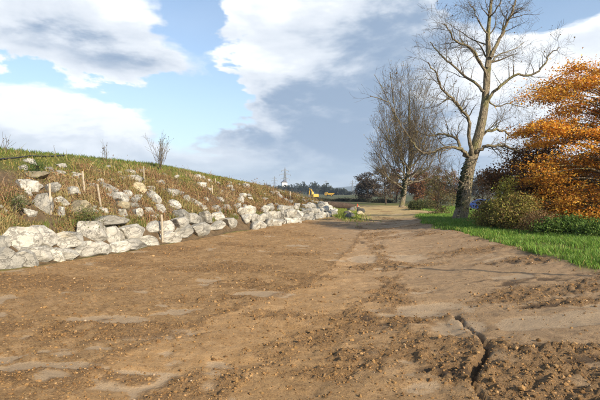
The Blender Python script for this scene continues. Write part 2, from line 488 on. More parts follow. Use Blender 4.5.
def masks(x, y):
    xw, xg = Xw(y), Xg(y)
    edge = (fbm(x * 1.1, y * 1.1, 5, 4) - .5) * .9
    dirt = sstep(.0, .14, (x - xw) * CW) * (1 - sstep(-.15, .2, (x - xg) + edge))
    open_far = sstep(27, 33, y) * sstep(3.0, 4.2, x + edge) * (1 - sstep(10.2, 12, x + edge)) * (1 - sstep(54, 60, y))
    dirt = np.maximum(dirt * (1 - sstep(54, 58, y)), open_far)
    tan = sstep(26, 31, y) * dirt
    p = (xw - x) * CW
    green = np.where(p > 0, sstep(2.7, 4.1, p + (fbm(x * .8, y * .8, 9, 3) - .5) * 2.2), 1)
    far = sstep(58, 75, y)
    return dirt, tan, green, far
def detail(x, y, dirt):
    ch = sstep(.52, .70, fbm(x * .55, y * .9, 21, 5))
    d1, s1 = poly_dist(x, y, SEAM); d2, s2 = poly_dist(x, y, TRACK); d3, s3 = poly_dist(x, y, TRACK2)
    wob = fbm(x * 3, y * 3, 31, 3)
    ch = np.maximum(ch * .75, (1 - sstep(.08, .38, d2 + (wob - .5) * .4)) * sstep(.35, .6, fbm(x * 1.7, y * 1.7, 33, 3)) * .95)
    ch = np.maximum(ch, (1 - sstep(.05, .3, d3 + (wob - .5) * .4)) * sstep(.42, .6, fbm(x * 1.9, y * 1.9, 35, 3)) * .8)
    ch = np.maximum(ch, (1 - sstep(.03, .16, d1 + (wob - .5) * .25)) * .6)
    ch = np.maximum(ch, splats(x, y, CHURNS, 300) * sstep(.25, .55, fbm(x * 3.5, y * 3.5, 37, 3)))
    clay = np.maximum(splats(x, y, CLAYS, 400), sstep(.66, .74, fbm(x * 1.1, y * 1.6, 51, 4)) * .8) * (1 - ch * .6)
    dc, sc = poly_dist(x, y, CRACK); dc2, _ = poly_dist(x, y, CRACK2)
    cw = (fbm(x * 6, y * 6, 61, 3) - .5) * .07
    crack = 1 - sstep(.012, .05, dc + cw)
    crack2 = (1 - sstep(.006, .03, dc2 + cw)) * .5
    dark_mask = np.maximum(splats(x, y, DARK_PATCHES, 500) * sstep(.35, .55, fbm(x * 5, y * 5, 63, 3)), crack * .9)  # the crack's own shade is painted in along its line
    # height
    z = (fbm(x * .6, y * .6, 71, 3) - .5) * .10 + (fbm(x * 2.4, y * 2.4, 73, 3) - .5) * .045
    ca, sa = math.cos(R(50)), math.sin(R(50))
    u, v = x * ca - y * sa, x * sa + y * ca
    lft = 1 - sstep(-.5, 2.5, x)
    z += (fbm(u * 2.0, v * 6, 75, 2, .5) - .5) * .03 * lft
    z += (fbm(x * 1.3 - y * .35, y * 5 + x * 1.25, 77, 2, .5) - .5) * .035 * (1 - lft)
    fine = (fbm(x * 9, y * 9, 81, 3, .6) - .5)
    z += fine * (.018 + .06 * ch) * (1 - .75 * clay)
    z += (fbm(x * 20, y * 20, 85, 2, .6) - .5) * (.012 + .055 * ch) * (1 - .8 * clay)
    z -= .025 * clay
    z -= crack * .07 + crack2 * .02
    z += (1 - sstep(0, .35, dc)) * .035 * (sc < 0)
    z -= dark_mask * .02
    return z * dirt, ch * dirt, clay * dirt, dark_mask * dirt
def build_ground():
    ys = graded(2.2, 46, lambda t: .012 + .0045 * t)
    ys = graded(46, 5200, lambda t: .3 + (t - 46) * .07) if False else ys + graded(ys[-1] + .25, 5200, lambda t: .3 + (t - 46) * .08)
    ys = [-v for v in reversed(graded(0, 400, lambda t: .4 + t * .3))][:-1] + [0, .4, .8, 1.2, 1.6, 1.9] + ys
    xs = graded(-9.0, 6.6, lambda t: .030)
    l = graded(9.2, 4200, lambda t: .2 if t < 20 else .2 + (t - 20) * .12)
    r_ = graded(6.8, 4200, lambda t: .2 if t < 16 else .2 + (t - 16) * .12)
    xs = [-v for v in reversed(l)] + xs + r_
    xs = np.array(xs); ys = np.array(ys)
    X, Y = np.meshgrid(xs, ys); X = X.ravel(); Y = Y.ravel()
    Z = base_h(X, Y)
    dirt, tan, green, far = masks(X, Y)
    ch = np.zeros_like(X); cl_ = np.zeros_like(X); dm = np.zeros_like(X)
    s = (X > -12) & (X < 12) & (Y > -1) & (Y < 60)
    dz, c, k, drk = detail(X[s], Y[s], dirt[s])
    cb = np.zeros_like(X); sd_, sg_ = poly_dist(X[s], Y[s], SEAM)
    cb[s] = np.clip(np.where(sg_ > 0, sstep(0, .12, sd_), sstep(.8, 2.6, sd_) * .7) + .25 * sstep(.45, .6, fbm(X[s] * 1.2, Y[s] * 1.2, 161, 4)), 0, 1)
    Z[s] += dz; ch[s] = c; cl_[s] = k; dm[s] = drk
    rough = (1 - dirt) * (np.abs(X) < 40) * (Y < 60)
    Z += rough * ((fbm(X * .5, Y * .5, 91, 3) - .5) * .14 + (fbm(X * 2.2, Y * 2.2, 93, 3) - .5) * .07)
    Z += far * (fbm(X * .01, Y * .01, 95, 3) - .5) * 1.0
    nx, ny = len(xs), len(ys)
    i = np.arange(nx * ny).reshape(ny, nx)
    f = np.stack([i[:-1, :-1], i[:-1, 1:], i[1:, 1:], i[1:, :-1]], -1).reshape(-1, 4)
    me = np_mesh('ground', np.stack([X, Y, Z], 1), f, True, None, dict(dirt=dirt, churn=ch, green=green, far=far, tan=tan, clay=cl_, dark_mask=dm, crumb=cb))
    link('ground', me, M['ground'], kind='structure')
    return len(f)
NG = build_ground()

# ------------------------------------------------------------------ boulders
def boulder_mesh(name, seed, sub=3, cuts=15, flat=.72):
    rg = random.Random(seed)
    bm = bmesh.new(); bmesh.ops.create_icosphere(bm, subdivisions=sub, radius=1)
    planes = []
    for i in range(cuts):
        n = Vector((rg.gauss(0, 1), rg.gauss(0, 1), rg.gauss(0, .8))).normalized()
        planes.append((n, rg.uniform(.42, .80)))
    planes += [(Vector((0, 0, 1)), rg.uniform(.6, .8)), (Vector((0, 0, -1)), .7)]
    ph = [rg.uniform(0, 9) for _ in range(6)]
    for v in bm.verts:
        c = v.co * 1.08
        for _ in range(2):
            for n, d in planes:
                e = c.dot(n) - d
                if e > 0: c = c - n * e * .985
        k = .018 * math.sin(c.x * 5 + ph[0]) * math.sin(c.y * 6 + ph[1]) + .02 * math.sin(c.z * 11 + ph[2]) * math.sin(c.x * 9 + ph[3]) + .012 * math.sin(c.y * 21 + ph[4]) * math.sin(c.z * 17 + ph[5])
        k += .05 * (abs(math.sin(c.x * 3.1 + c.z * 2.3 + ph[1])) - .5) * abs(math.sin(c.y * 2.7 - c.z * 3.3 + ph[4]))
        v.co = c * (1 + k)
    xs = [v.co.x for v in bm.verts]; ys = [v.co.y for v in bm.verts]; zs = [v.co.z for v in bm.verts]
    lo = Vector((min(xs), min(ys), min(zs))); hi = Vector((max(xs), max(ys), max(zs)))
    for v in bm.verts: v.co = Vector(((v.co[i] - (lo[i] + hi[i]) / 2) / (hi[i] - lo[i]) for i in range(3)))
    return bm_mesh(name, bm, True)
NEAR_ST = [boulder_mesh('stone_near', 100 + i, 4) for i in range(9)]
FAR_ST = [boulder_mesh('stone_far', 200 + i, 3, 9) for i in range(9)]
TAN_ST = [boulder_mesh('stone_tan', 300 + i, 3, 9) for i in range(3)]
DARK_ST = [boulder_mesh('stone_dark', 400 + i, 3, 9) for i in range(3)]
for a, mm in ((NEAR_ST, 'stone'), (FAR_ST, 'stone'), (TAN_ST, 'tan_stone'), (DARK_ST, 'dark_stone')):
    for me in a: me.materials.append(M[mm])
WALLDIR = math.atan2(1, .34)      # heading of the wall line
def put_stone(name, me, loc, w_, d_, h_, rz, rx=0, ry=0, parent=None, **kw):
    o = bpy.data.objects.new(name, me); COL.objects.link(o)
    o.location = loc; o.scale = (w_, d_, h_); o.rotation_euler = (rx, ry, rz)
    if parent: o.parent = parent
    return tag(o, **kw)

def wall_hit(px, py):             # leaning face of the boulder wall
    n = Vector((CW, -.322, .70)).normalized()
    b = Vector((float(Xw(13.2)), 13.2, .1))
    r = ray(px, py); t = (b - EYE).dot(n) / r.dot(n)
    return EYE + r * t
rs = random.Random(5)
wall = empty('boulder_wall', (float(Xw(20)), 20, H(float(Xw(20)), 20)), 0,
             label='dry-stacked wall of big white boulders along the foot of the bank', cat='wall')
WLOC = wall.location.copy()
#  px  py   w   h   of the boulders one can tell apart in the two courses (photo pixels)
WALL = [(2, 246, 15, 18), (22, 240, 32, 23), (48, 238, 24, 23), (73, 240, 31, 15), (-14, 262, 26, 24), (-22, 243, 28, 22), (8, 262, 24, 23), (30, 261, 29, 21), (46, 256, 30, 18), (60, 256, 16, 15),
        (74, 255, 27, 15), (100, 234, 26, 22), (119, 236, 16, 18), (135, 234, 28, 16), (89, 250, 21, 15), (105, 249, 17, 14), (120, 248, 20, 11),
        (138, 245, 20, 12), (154, 242, 16, 11), (112, 221, 30, 9), (172, 238, 15, 12), (185, 234, 19, 13), (203, 230, 20, 12), (220, 227, 15, 10), (233, 223, 12, 9),
        (157, 229, 12, 13), (168, 228, 11, 12), (184, 223, 19, 10), (198, 220, 13, 12), (209, 218, 13, 11), (222, 217, 12, 9)]
for i, (px, py, wp, hp) in enumerate(WALL):
    c = wall_hit(px, py); sc = c.y / FPX
    dep = min(.9, max(.55, wp * sc * .7))
    vd = Vector((c.x, c.y)).normalized(); fs = max(.45, abs(.322 * vd.y - .947 * vd.x))
    along = wp * sc * 1.12 / fs
    put_stone('stone', rs.choice(NEAR_ST), c + Vector((-CW, .32, .0)) * dep * .28 - WLOC, along, dep, hp * sc * 1.16,
              WALLDIR + rs.uniform(-.14, .14), rs.uniform(-.15, .15) - .1, rs.uniform(-.12, .12), wall)
y = 8.0
while y < 21:                     # small chock stones in the gaps
    for row in range(3):
        wd = rs.uniform(.22, .42); yy = y + rs.uniform(-.1, .1); xx = float(Xw(yy)) - .42 - row * .22 + rs.uniform(-.05, .05)
        put_stone('stone', rs.choice(FAR_ST), Vector((xx, yy, float(zl(yy)) + .08 + row * .22)) - WLOC, wd * 1.2, wd, wd * .8, rs.uniform(0, 6), rs.uniform(-.3, .3), rs.uniform(-.3, .3), wall)
    y += rs.uniform(.4, .7)
y = 20.2
while y < 38.5:                   # the receding rest of the wall, two rough courses
    for row in range(3):
        if row == 2 and rs.random() < .35: continue
        wd = rs.uniform(.45, .95) * (1 if row < 2 else .8); hh = rs.uniform(.34, .52)
        yy = y + rs.uniform(-.2, .2); xx = float(Xw(yy)) - row * .34 + rs.uniform(-.08, .06)
        put_stone('stone', rs.choice(FAR_ST), Vector((xx, yy, float(zl(yy)) + .10 + row * .33 * min(1, float(hwall(yy)) / .4) + rs.uniform(-.05, .05))) - WLOC, wd, wd * .8, hh,
                  WALLDIR + rs.uniform(-.5, .5), rs.uniform(-.3, .3), rs.uniform(-.3, .3), wall)
    y += rs.uniform(.52, .8)

# boulders lying on the bank above the wall: px, py, w, h, tone, label
T, D_ = 'tan', 'dark'
BK = [(21, 167, 11, 7, 0, 'small white boulder highest up the bank, near the left edge'),
      (33, 174, 28, 9, T, 'long tan boulder lying above the white ones near the left edge'),
      (26, 184, 20, 15, 0, 'white pointed boulder just below the long tan one'),
      (29, 192, 9, 7, 0, 'small white boulder between the pointed boulder and the broad one'),
      (18, 199, 25, 10, T, 'low tan boulder on the bank nearest the left edge'),
      (42, 200, 20, 24, 0, 'tallest white boulder on the bank, directly behind the leftmost stake'),
      (49, 187, 20, 10, 0, 'flat white boulder at the top of the leftmost stake'),
      (62, 199, 15, 9, 0, 'white boulder just right of the leftmost stake'),
      (30, 211, 12, 11, 0, 'grey white boulder right above the boulder wall near the left edge'),
      (3, 208, 10, 10, 0, 'boulder cut by the left edge of the picture, above the wall'),
      (57, 172, 14, 6, 0, 'flat white boulder at the edge of the green turf'),
      (76, 173, 8, 5, 0, 'small white boulder left of the tallest pale stake'),
      (71, 190, 22, 9, 0, 'low grey boulder left of the foot of the tallest pale stake'),
      (79, 206, 28, 17, T, 'broad brownish boulder below the pair of stakes'),
      (60, 210, 12, 11, 0, 'grey boulder low on the bank between the leftmost stake and the broad brownish boulder'),
      (109, 187, 16, 15, 0, 'white upright boulder just right of the leaning stake'),
      (116, 195, 22, 10, 0, 'long white boulder at the foot of the white upright one'),
      (128, 193, 11, 9, 0, 'white boulder right of the long white one in mid bank'),
      (121, 179, 9, 8, T, 'small tan boulder at the left end of the white sloping slab'),
      (134, 178, 16, 8, 0, 'white sloping slab left of the thin upright stake'),
      (138, 186, 17, 11, T, 'squarish tan boulder under the white sloping slab'),
      (130, 171, 11, 5, 0, 'flat white boulder highest of those near the thin upright stake'),
      (152, 188, 8, 6, 0, 'small white boulder right below the thin upright stake'),
      (153, 197, 15, 10, 0, 'white boulder in mid bank below the thin upright stake'),
      (122, 204, 18, 8, T, 'tan boulder lying under the long white one'),
      (121, 212, 13, 9, 0, 'white boulder between the wall top and the tan boulder above it'),
      (136, 211, 13, 11, 0, 'blocky white boulder with a grey side just above the wall'),
      (149, 210, 9, 8, 0, 'small white boulder right of the blocky one with the grey side'),
      (161, 207, 12, 10, 0, 'white boulder above the stake that stands in the wall'),
      (171, 192, 16, 11, 0, 'white peaked boulder in the middle of the bank, under the bare sapling'),
      (175, 203, 15, 9, 0, 'white boulder directly below the white peaked one'),
      (179, 213, 20, 11, 0, 'big white boulder resting just above the wall, below the peaked one'),
      (184, 198, 11, 8, 0, 'white boulder right of the white peaked one'),
      (195, 201, 14, 9, 0, 'pale boulder in dry weeds left of the brightest white block'),
      (204, 208, 9, 8, 0, 'small pale boulder just left of the brightest white block'),
      (216, 208, 10, 8, 0, 'brightest white block in mid bank, alone among brown weeds'),
      (228, 207, 10, 8, 0, 'white block next to the right of the brightest one'),
      (237, 206, 9, 8, 0, 'pale boulder right of the two bright white blocks'),
      (201, 184, 11, 6, 0, 'flat white boulder high on the bank at the foot of a thin stake'),
      (209, 180, 7, 4, 0, 'small flat white boulder at the turf edge beside a thin stake'),
      (220, 199, 8, 6, 0, 'small pale boulder right of two thin stakes'),
      (239, 199, 10, 7, 0, 'pale boulder high in the weeds, above the two bright blocks'),
      (98, 181, 10, 6, 0, 'small pale boulder between the leaning stake and the white upright boulder'),
      (92, 209, 12, 8, 0, 'pale boulder just above the wall below the leaning stake'),
      (104, 209, 11, 7, 0, 'flat pale boulder above the wall, right below the leaning stake')]
GB = 'boulders lying on the bank above the wall'
for (px, py, wp, hp, tone, lab) in BK:
    c = ground_hit(px, py + hp * .3); sc = c.y / FPX
    me = rs.choice(TAN_ST if tone == T else NEAR_ST)
    hgt = hp * sc * 1.12
    o = put_stone('boulder', me, Vector((c.x, c.y, H(c.x, c.y) + hgt * .08)), wp * sc * 1.12, wp * sc * rs.uniform(.7, .9), hgt,
                  rs.uniform(-.5, .5), rs.uniform(-.15, .15), rs.uniform(-.2, .2), None, label=lab, cat='boulder', group=GB)
def strew(n, px0, px1, lab, y0, y1, p0, p1, s0, s1, grp, meshes=FAR_ST):
    k = 0
    while k < n:
        yy = rs.uniform(y0, y1); p = rs.uniform(p0, p1); xx = float(Xw(yy)) - p / CW
        px = 300 + xx / yy * FPX
        if not (px0 < px < px1): continue
        s_ = rs.uniform(s0, s1)
        put_stone('boulder', rs.choice(meshes), Vector((xx, yy, H(xx, yy) + s_ * .08)), s_, s_ * rs.uniform(.7, 1), s_ * rs.uniform(.45, .7),
                  rs.uniform(0, 6), rs.uniform(-.2, .2), rs.uniform(-.2, .2), None, label=lab, cat='boulder', group=grp)
        k += 1
strew(22, 2, 150, 'small pale stone half hidden in dry weeds on the left half of the bank', 9.5, 20, .9, 4.3, .22, .42, 'small stones in the weeds, left')
strew(22, 150, 240, 'small pale stone half hidden in dry weeds in the middle of the bank', 14, 30, .9, 4.2, .22, .5, 'small stones in the weeds, middle')
strew(44, 240, 312, 'small white boulder strewn over the far weedy end of the bank', 20, 40, .9, 3.6, .28, .6, 'white boulders at the far end of the bank')
# white heap at the far end of the wall
k = 0
while k < 34:
    c = ground_hit(rs.uniform(302, 338), rs.uniform(203, 216))
    s_ = rs.uniform(.35, .8)
    put_stone('boulder', rs.choice(FAR_ST), Vector((c.x, c.y, H(c.x, c.y) + s_ * .12)), s_, s_ * .8, s_ * .6, rs.uniform(0, 6), rs.uniform(-.3, .3), rs.uniform(-.3, .3), None,
              label='white boulder in the loose heap where the wall ends', cat='boulder', group='white heap at the end of the wall')
    k += 1
for i in range(13):
    c = ground_hit(rs.uniform(346, 361), rs.uniform(207, 219)); s_ = rs.uniform(.4, .75)
    put_stone('boulder', rs.choice(DARK_ST + TAN_ST[:1]), Vector((c.x, c.y, H(c.x, c.y) + s_ * .15)), s_, s_ * .8, s_ * .65, rs.uniform(0, 6), rs.uniform(-.3, .3), rs.uniform(-.3, .3), None,
              label='dark boulder beside the lime green patch beyond the wall', cat='boulder', group='dark boulders beside the green patch')

# ------------------------------------------------------------------ stakes, hose
def stake(pxb, pyb, pxt, pyt, width, lab, d=None):
    b = ground_hit(pxb, pyb) if d is None else pt(pxb, pyb, d)
    t = pt(pxt, pyt, b.y + .02)
    root = empty('wooden_stake', b, 0, label=lab, cat='stake', group='wooden stakes on the bank')
    L = (t - b).length
    bm = bmesh.new()
    q = (t - b).to_track_quat('Z', 'Y').to_matrix()
    add_box(bm, (t - b) * .44, (width, width * .8, L * 1.12), q, width * .12)
    link('shaft', bm_mesh('shaft', bm), M['stake_wood'], root)
    bm = bmesh.new()
    cp = Matrix.Translation(t - b) @ q.to_4x4()
    bmesh.ops.create_cone(bm, cap_ends=True, segments=4, radius1=width * .68, radius2=width * .35, depth=width * .5, matrix=cp @ Matrix.Rotation(R(45), 4, 'Z'))
    link('chamfered_top', bm_mesh('chamfered_top', bm), M['stake_wood'], root)
stake(50.5, 214, 49.5, 184, .045, 'leftmost wooden stake, in front of the tallest white boulder')
stake(85, 196, 82.5, 171.5, .045, 'tallest pale wooden stake, standing between turf edge and weeds')
stake(101, 207, 97.5, 184.5, .045, 'leaning pale wooden stake just right of the tallest one')
stake(144.3, 183, 143.6, 166.5, .034, 'thin upright stake above the squarish tan boulder')
stake(162.5, 244, 161.5, 215, .055, 'lowest wooden stake, standing among the stones of the wall', 14.0)
stake(212.3, 194, 212, 185.5, .04, 'lower of two thin stakes above the bright white blocks')
stake(215.5, 184, 215.2, 178.5, .04, 'upper of two thin stakes near the turf edge')
stake(290.5, 199.5, 290, 191.5, .07, 'farthest stake, at the low end of the bank')
def tube_pts(pts, radii, n=6, cap=True):
    V, Fc = [], []
    up = Vector((0, 0, 1)); prev = None
    for i, p in enumerate(pts):
        if i == 0: t = pts[1] - pts[0]
        elif i == len(pts) - 1: t = pts[i] - pts[i - 1]
        else: t = pts[i + 1] - pts[i - 1]
        t = t.normalized()
        if prev is None:
            a = t.cross(Vector((.31, .87, .11))).normalized()
        else:
            a = (prev - t * prev.dot(t)).normalized()
        prev = a; b = t.cross(a)
        for k in range(n):
            g = 2 * math.pi * k / n
            V.append(p + (a * math.cos(g) + b * math.sin(g)) * radii[i])
    for i in range(len(pts) - 1):
        for k in range(n):
            k2 = (k + 1) % n
            Fc.append((i * n + k, i * n + k2, (i + 1) * n + k2, (i + 1) * n + k))
    return V, Fc
hp_ = []
for px, py in ((-30, 166), (-12, 163.5), (0, 161.5), (14, 160), (30, 158.7), (48, 158), (64, 157.3), (80, 156.8), (96, 156.3), (112, 157.0), (126, 158.3), (134, 160.5)):
    c = ground_hit(px, py); hp_.append(Vector((c.x, c.y, H(c.x, c.y) + .05 + rs.uniform(0, .04))))
V_, F_ = tube_pts(hp_, [.022] * len(hp_), 8)
link('black_hose', np_mesh('black_hose', [tuple(v) for v in V_], F_, True), M['black_plastic'], label='black hose running along the green top of the bank', cat='hose')

# ------------------------------------------------------------------ plants: leaves and blades
def leaf_mesh(name, P, size, cols, flat=0.0, aspect=.6, seed=1):
    g = np.random.default_rng(seed); n = len(P); P = np.asarray(P)
    a = g.normal(size=(n, 3)); a[:, 2] *= (1 - flat); a /= np.linalg.norm(a, axis=1)[:, None]
    b = g.normal(size=(n, 3)); b[:, 2] *= (1 - flat)
    b -= (a * b).sum(1)[:, None] * a; b /= np.linalg.norm(b, axis=1)[:, None]
    nn = np.cross(a, b)
    s = (np.asarray(size) * g.uniform(.65, 1.3, n))[:, None] if np.isscalar(size) else np.asarray(size)[:, None]
    V = np.empty((n, 4, 3))
    V[:, 0] = P - a * s * .5; V[:, 2] = P + a * s * .5 + nn * s * .08
    V[:, 1] = P + b * s * .5 * aspect + nn * s * .16; V[:, 3] = P - b * s * .5 * aspect + nn * s * .16
    f = np.arange(n * 4).reshape(n, 4)
    c = np.repeat(cols, 4, axis=0)
    return np_mesh(name, V.reshape(-1, 3), f, False, c)
def palette(n, cols, wts, seed, jit=.22, chj=.08):
    g = np.random.default_rng(seed); cols = np.array(cols, float); wts = np.array(wts, float); wts /= wts.sum()
    i = g.choice(len(cols), n, p=wts)
    return np.clip(cols[i] * g.uniform(1 - jit, 1 + jit, (n, 1)) * g.uniform(1 - chj, 1 + chj, (n, 3)), 0, 1)
def blades(name, X, Y, Z, hgt, width, cols, seed, lean=.45, mat='blade', **kw):
    g = np.random.default_rng(seed); n = len(X)
    an = g.uniform(0, 2 * math.pi, n); la = g.uniform(0, 2 * math.pi, n)
    le = g.uniform(.1, 1, n) * lean * hgt
    base = np.stack([X, Y, Z], 1)
    sd = np.stack([np.cos(an), np.sin(an), np.zeros(n)], 1) * (width[:, None] * .5)
    ld = np.stack([np.cos(la) * le, np.sin(la) * le, hgt], 1)
    mid = base + ld * np.array([.35, .35, .6]); tip = base + ld
    V = np.empty((n, 5, 3))
    V[:, 0] = base - sd; V[:, 1] = base + sd; V[:, 2] = mid + sd * .7; V[:, 3] = mid - sd * .7; V[:, 4] = tip
    i = np.arange(n)[:, None] * 5
    f = np.concatenate([i + [0, 1, 2], i + [0, 2, 3], i + [3, 2, 4]], 0)
    me = np_mesh(name, V.reshape(-1, 3), f, False, np.repeat(cols, 5, axis=0))
    return link(name, me, M[mat], **kw)
def scatter(n, y0, y1, fx0, fx1, seed, bias=1.0):
    g = np.random.default_rng(seed)
    Y = y0 + (y1 - y0) * g.uniform(0, 1, n) ** bias
    X = fx0(Y) + (fx1(Y) - fx0(Y)) * g.uniform(0, 1, n)
    return X, Y, g
# green verge along the right side
X, Y, g = scatter(150000, 6, 48, lambda y: Xg(y) - .35, lambda y: Xg(y) + 2.6 + .06 * y, 3, 1.5)
dm = masks(X, Y)[0]; dens = fbm(X * 1.3, Y * 1.3, 111, 3)
kp = (g.uniform(0, 1, len(X)) > dm * 1.15) & (dens + g.uniform(-.2, .2, len(X)) > .36) & (X / Y < .74)
X, Y = X[kp], Y[kp]; n = len(X); dens = dens[kp]
hg = g.uniform(.05, .13, n) * (.55 + dens) * (1 + .012 * Y)
cc = palette(n, [(.12, .23, .028), (.17, .29, .04), (.23, .32, .06), (.08, .15, .022), (.36, .30, .10)], [4, 4, 2.5, 2, .5], 4)
blades('verge_grass', X, Y, base_h(X, Y) - .01, hg, g.uniform(.007, .013, n) * (1 + .05 * Y), cc, 5, .8, 'blade', label='bright green grass verge on the right of the bare ground', cat='grass', kind='stuff')
# turf on top of the bank
X, Y, g = scatter(120000, 9, 52, lambda y: Xw(y) - 11.5, lambda y: Xw(y) - 2.6, 6)
pp = (Xw(Y) - X) * CW; gm = masks(X, Y)[2]; dens = fbm(X * .9, Y * .9, 113, 3)
kp = (g.uniform(0, 1, len(X)) < gm) & (X / Y > -.78) & (dens + g.uniform(-.2, .2, len(X)) > .36)
X, Y = X[kp], Y[kp]; n = len(X); pk = pp[kp]
cr = sstep(4.0, 6.5, pk)[:, None]
c1 = palette(n, [(.15, .175, .03), (.20, .20, .04), (.26, .21, .06), (.085, .12, .02), (.33, .24, .10)], [4, 4, 2.6, 1.5, 1.2], 8) * 1.12
c2 = palette(n, [(.08, .15, .022), (.11, .18, .03), (.06, .12, .02)], [1, 1, 1], 9)
blades('bank_grass', X, Y, base_h(X, Y) - .03, g.uniform(.06, .18, n), g.uniform(.012, .026, n) * (1 + .02 * Y), c1 * (1 - cr) + c2 * cr, 10, .7, 'blade', label='green turf covering the top of the boulder bank', cat='grass', kind='stuff')
# dry weeds between the boulders
X, Y, g = scatter(170000, 8.5, 46, lambda y: Xw(y) - 5.2, lambda y: Xw(y) - .62, 12, 1.15)
pp = (Xw(Y) - X) * CW; gm = masks(X, Y)[2]; dens = fbm(X * 1.1, Y * 1.1, 117, 4)
kp = (g.uniform(0, 1, len(X)) < (1 - gm * .93)) & (dens + g.uniform(-.13, .13, len(X)) > .37) & (X / Y > -.76)
X, Y = X[kp], Y[kp]; n = len(X); dk = dens[kp]
hg = g.uniform(.05, .25, n) * np.clip((dk - .3) * 3.2, .4, 1.4) * (1 + 1.0 * (g.uniform(0, 1, n) < .08))
cc = palette(n, [(.25, .165, .085), (.19, .115, .06), (.36, .27, .15), (.13, .085, .05), (.17, .16, .05), (.27, .14, .075)], [4, 3, 2.2, 2, 1.4, 2], 13)
tn = sstep(.38, .62, fbm(X * .55, Y * .55, 131, 3))[:, None]; t2 = sstep(.5, .66, fbm(X * .8, Y * .8, 133, 3))[:, None]
cc = cc * (1 - tn * .55) + tn * .55 * palette(n, [(.42, .33, .19), (.36, .27, .15), (.30, .21, .11)], [1, 1, 1], 134)
cc = cc * (1 - t2 * .5) + t2 * .5 * np.array([[.19, .19, .05]])
cc = np.clip(cc * 1.22, 0, 1)
blades('dry_weeds', X, Y, base_h(X, Y) - .02, hg, g.uniform(.006, .016, n) * (1 + .035 * Y), cc, 14, .9, 'dry', label='brown dry weeds growing between the boulders on the bank', cat='weeds', kind='stuff')
# seed heads and dead leaves in the weeds
sel = g.uniform(0, 1, n) < .40
Pl = np.stack([X[sel], Y[sel], base_h(X[sel], Y[sel]) + hg[sel] * g.uniform(.3, 1, sel.sum())], 1) + g.normal(0, .05, (sel.sum(), 3))
me = leaf_mesh('weed_leaves', Pl, .045 * (1 + .03 * Pl[:, 1]) * g.uniform(.6, 1.4, len(Pl)), palette(len(Pl), [(.24, .13, .06), (.15, .09, .045), (.32, .21, .09), (.13, .14, .035)], [4, 3, 2, 1.3], 15), 0, .5, 16)
link('weed_leaves', me, M['dry'], label='withered leaves and seed heads in the brown weeds on the bank', cat='weeds', kind='stuff')
# green tufts at the top of the wall, lime patch past the wall
X, Y, g = scatter(14000, 8.5, 34, lambda y: Xw(y) - .95, lambda y: Xw(y) - .45, 18)
kp = fbm(X * 1.6, Y * 1.6, 119, 3) > .50; X, Y = X[kp], Y[kp]; n = len(X)
blades('tuft_grass', X, Y, base_h(X, Y) - .02, g.uniform(.08, .24, n), g.uniform(.008, .018, n) * (1 + .03 * Y), palette(n, [(.12, .15, .03), (.20, .19, .06), (.26, .19, .08)], [3, 2, 2], 19), 20, .8, 'blade', label='olive grass tufts growing along the top of the boulder wall', cat='grass', kind='stuff')
pc = ground_hit(345, 214)
X = g.normal(pc.x - .1, .5, 20000); Y = g.normal(pc.y + 2.0, 3.4, 20000); n = 20000
blades('lime_grass', X, Y, base_h(X, Y) - .02, g.uniform(.08, .22, n), g.uniform(.03, .05, n), palette(n, [(.22, .26, .04), (.16, .22, .03), (.28, .28, .07)], [3, 2, 2], 22), 23, .7, 'blade', label='lime green grass patch on the ground beyond the end of the wall', cat='grass', kind='stuff')

# soil clods
def clods():
    g = np.random.default_rng(31); n = 190000
    Y = 2.4 + 24 * g.uniform(0, 1, n) ** 1.9; X = g.uniform(-1, 1, n) * (Y * .72 + .5)
    dirt = masks(X, Y)[0]; dz, ch, cl, dm = detail(X, Y, dirt)
    kp = (dirt > .6) & (g.uniform(0, 1, n) < .035 + .09 * (X < 1.0) * (1 - cl) + ch * .55 * (1 - cl))
    X, Y, dz, ch = X[kp], Y[kp], dz[kp], ch[kp]; n = len(X)
    Z = base_h(X, Y) + dz
    bmi = bmesh.new(); bmesh.ops.create_icosphere(bmi, subdivisions=1, radius=1); bmi.verts.ensure_lookup_table()
    ico = np.array([tuple(v.co) for v in bmi.verts]); f0 = np.array([[v.index for v in f.verts] for f in bmi.faces]); bmi.free()
    s = np.minimum(.022, .003 + g.exponential(.0032, n)) * (1 + .03 * Y)
    a = g.uniform(0, 6.28, n); ca, sa = np.cos(a), np.sin(a)
    V = ico[None] * s[:, None, None] * g.uniform(.7, 1.3, (n, 12, 1)) * g.uniform(.7, 1.4, (n, 1, 3))
    V = np.stack([V[..., 0] * ca[:, None] - V[..., 1] * sa[:, None], V[..., 0] * sa[:, None] + V[..., 1] * ca[:, None], V[..., 2] * .75], -1)
    V += np.stack([X, Y, Z + s * .2], 1)[:, None]
    f = (np.arange(n)[:, None, None] * 12 + f0[None]).reshape(-1, 3)
    c = palette(n, [(.25, .145, .06), (.17, .095, .04), (.32, .195, .09), (.38, .27, .17)], [4, 4, 1.5, .1], 33, .15, .02)
    me = np_mesh('soil_clods', V.reshape(-1, 3), f, False, np.repeat(c, 12, axis=0))
    link('soil_clods', me, M['clod'], label='loose crumbs and clods of brown soil strewn over the bare ground', cat='soil', kind='stuff')
    return n
NC = clods()

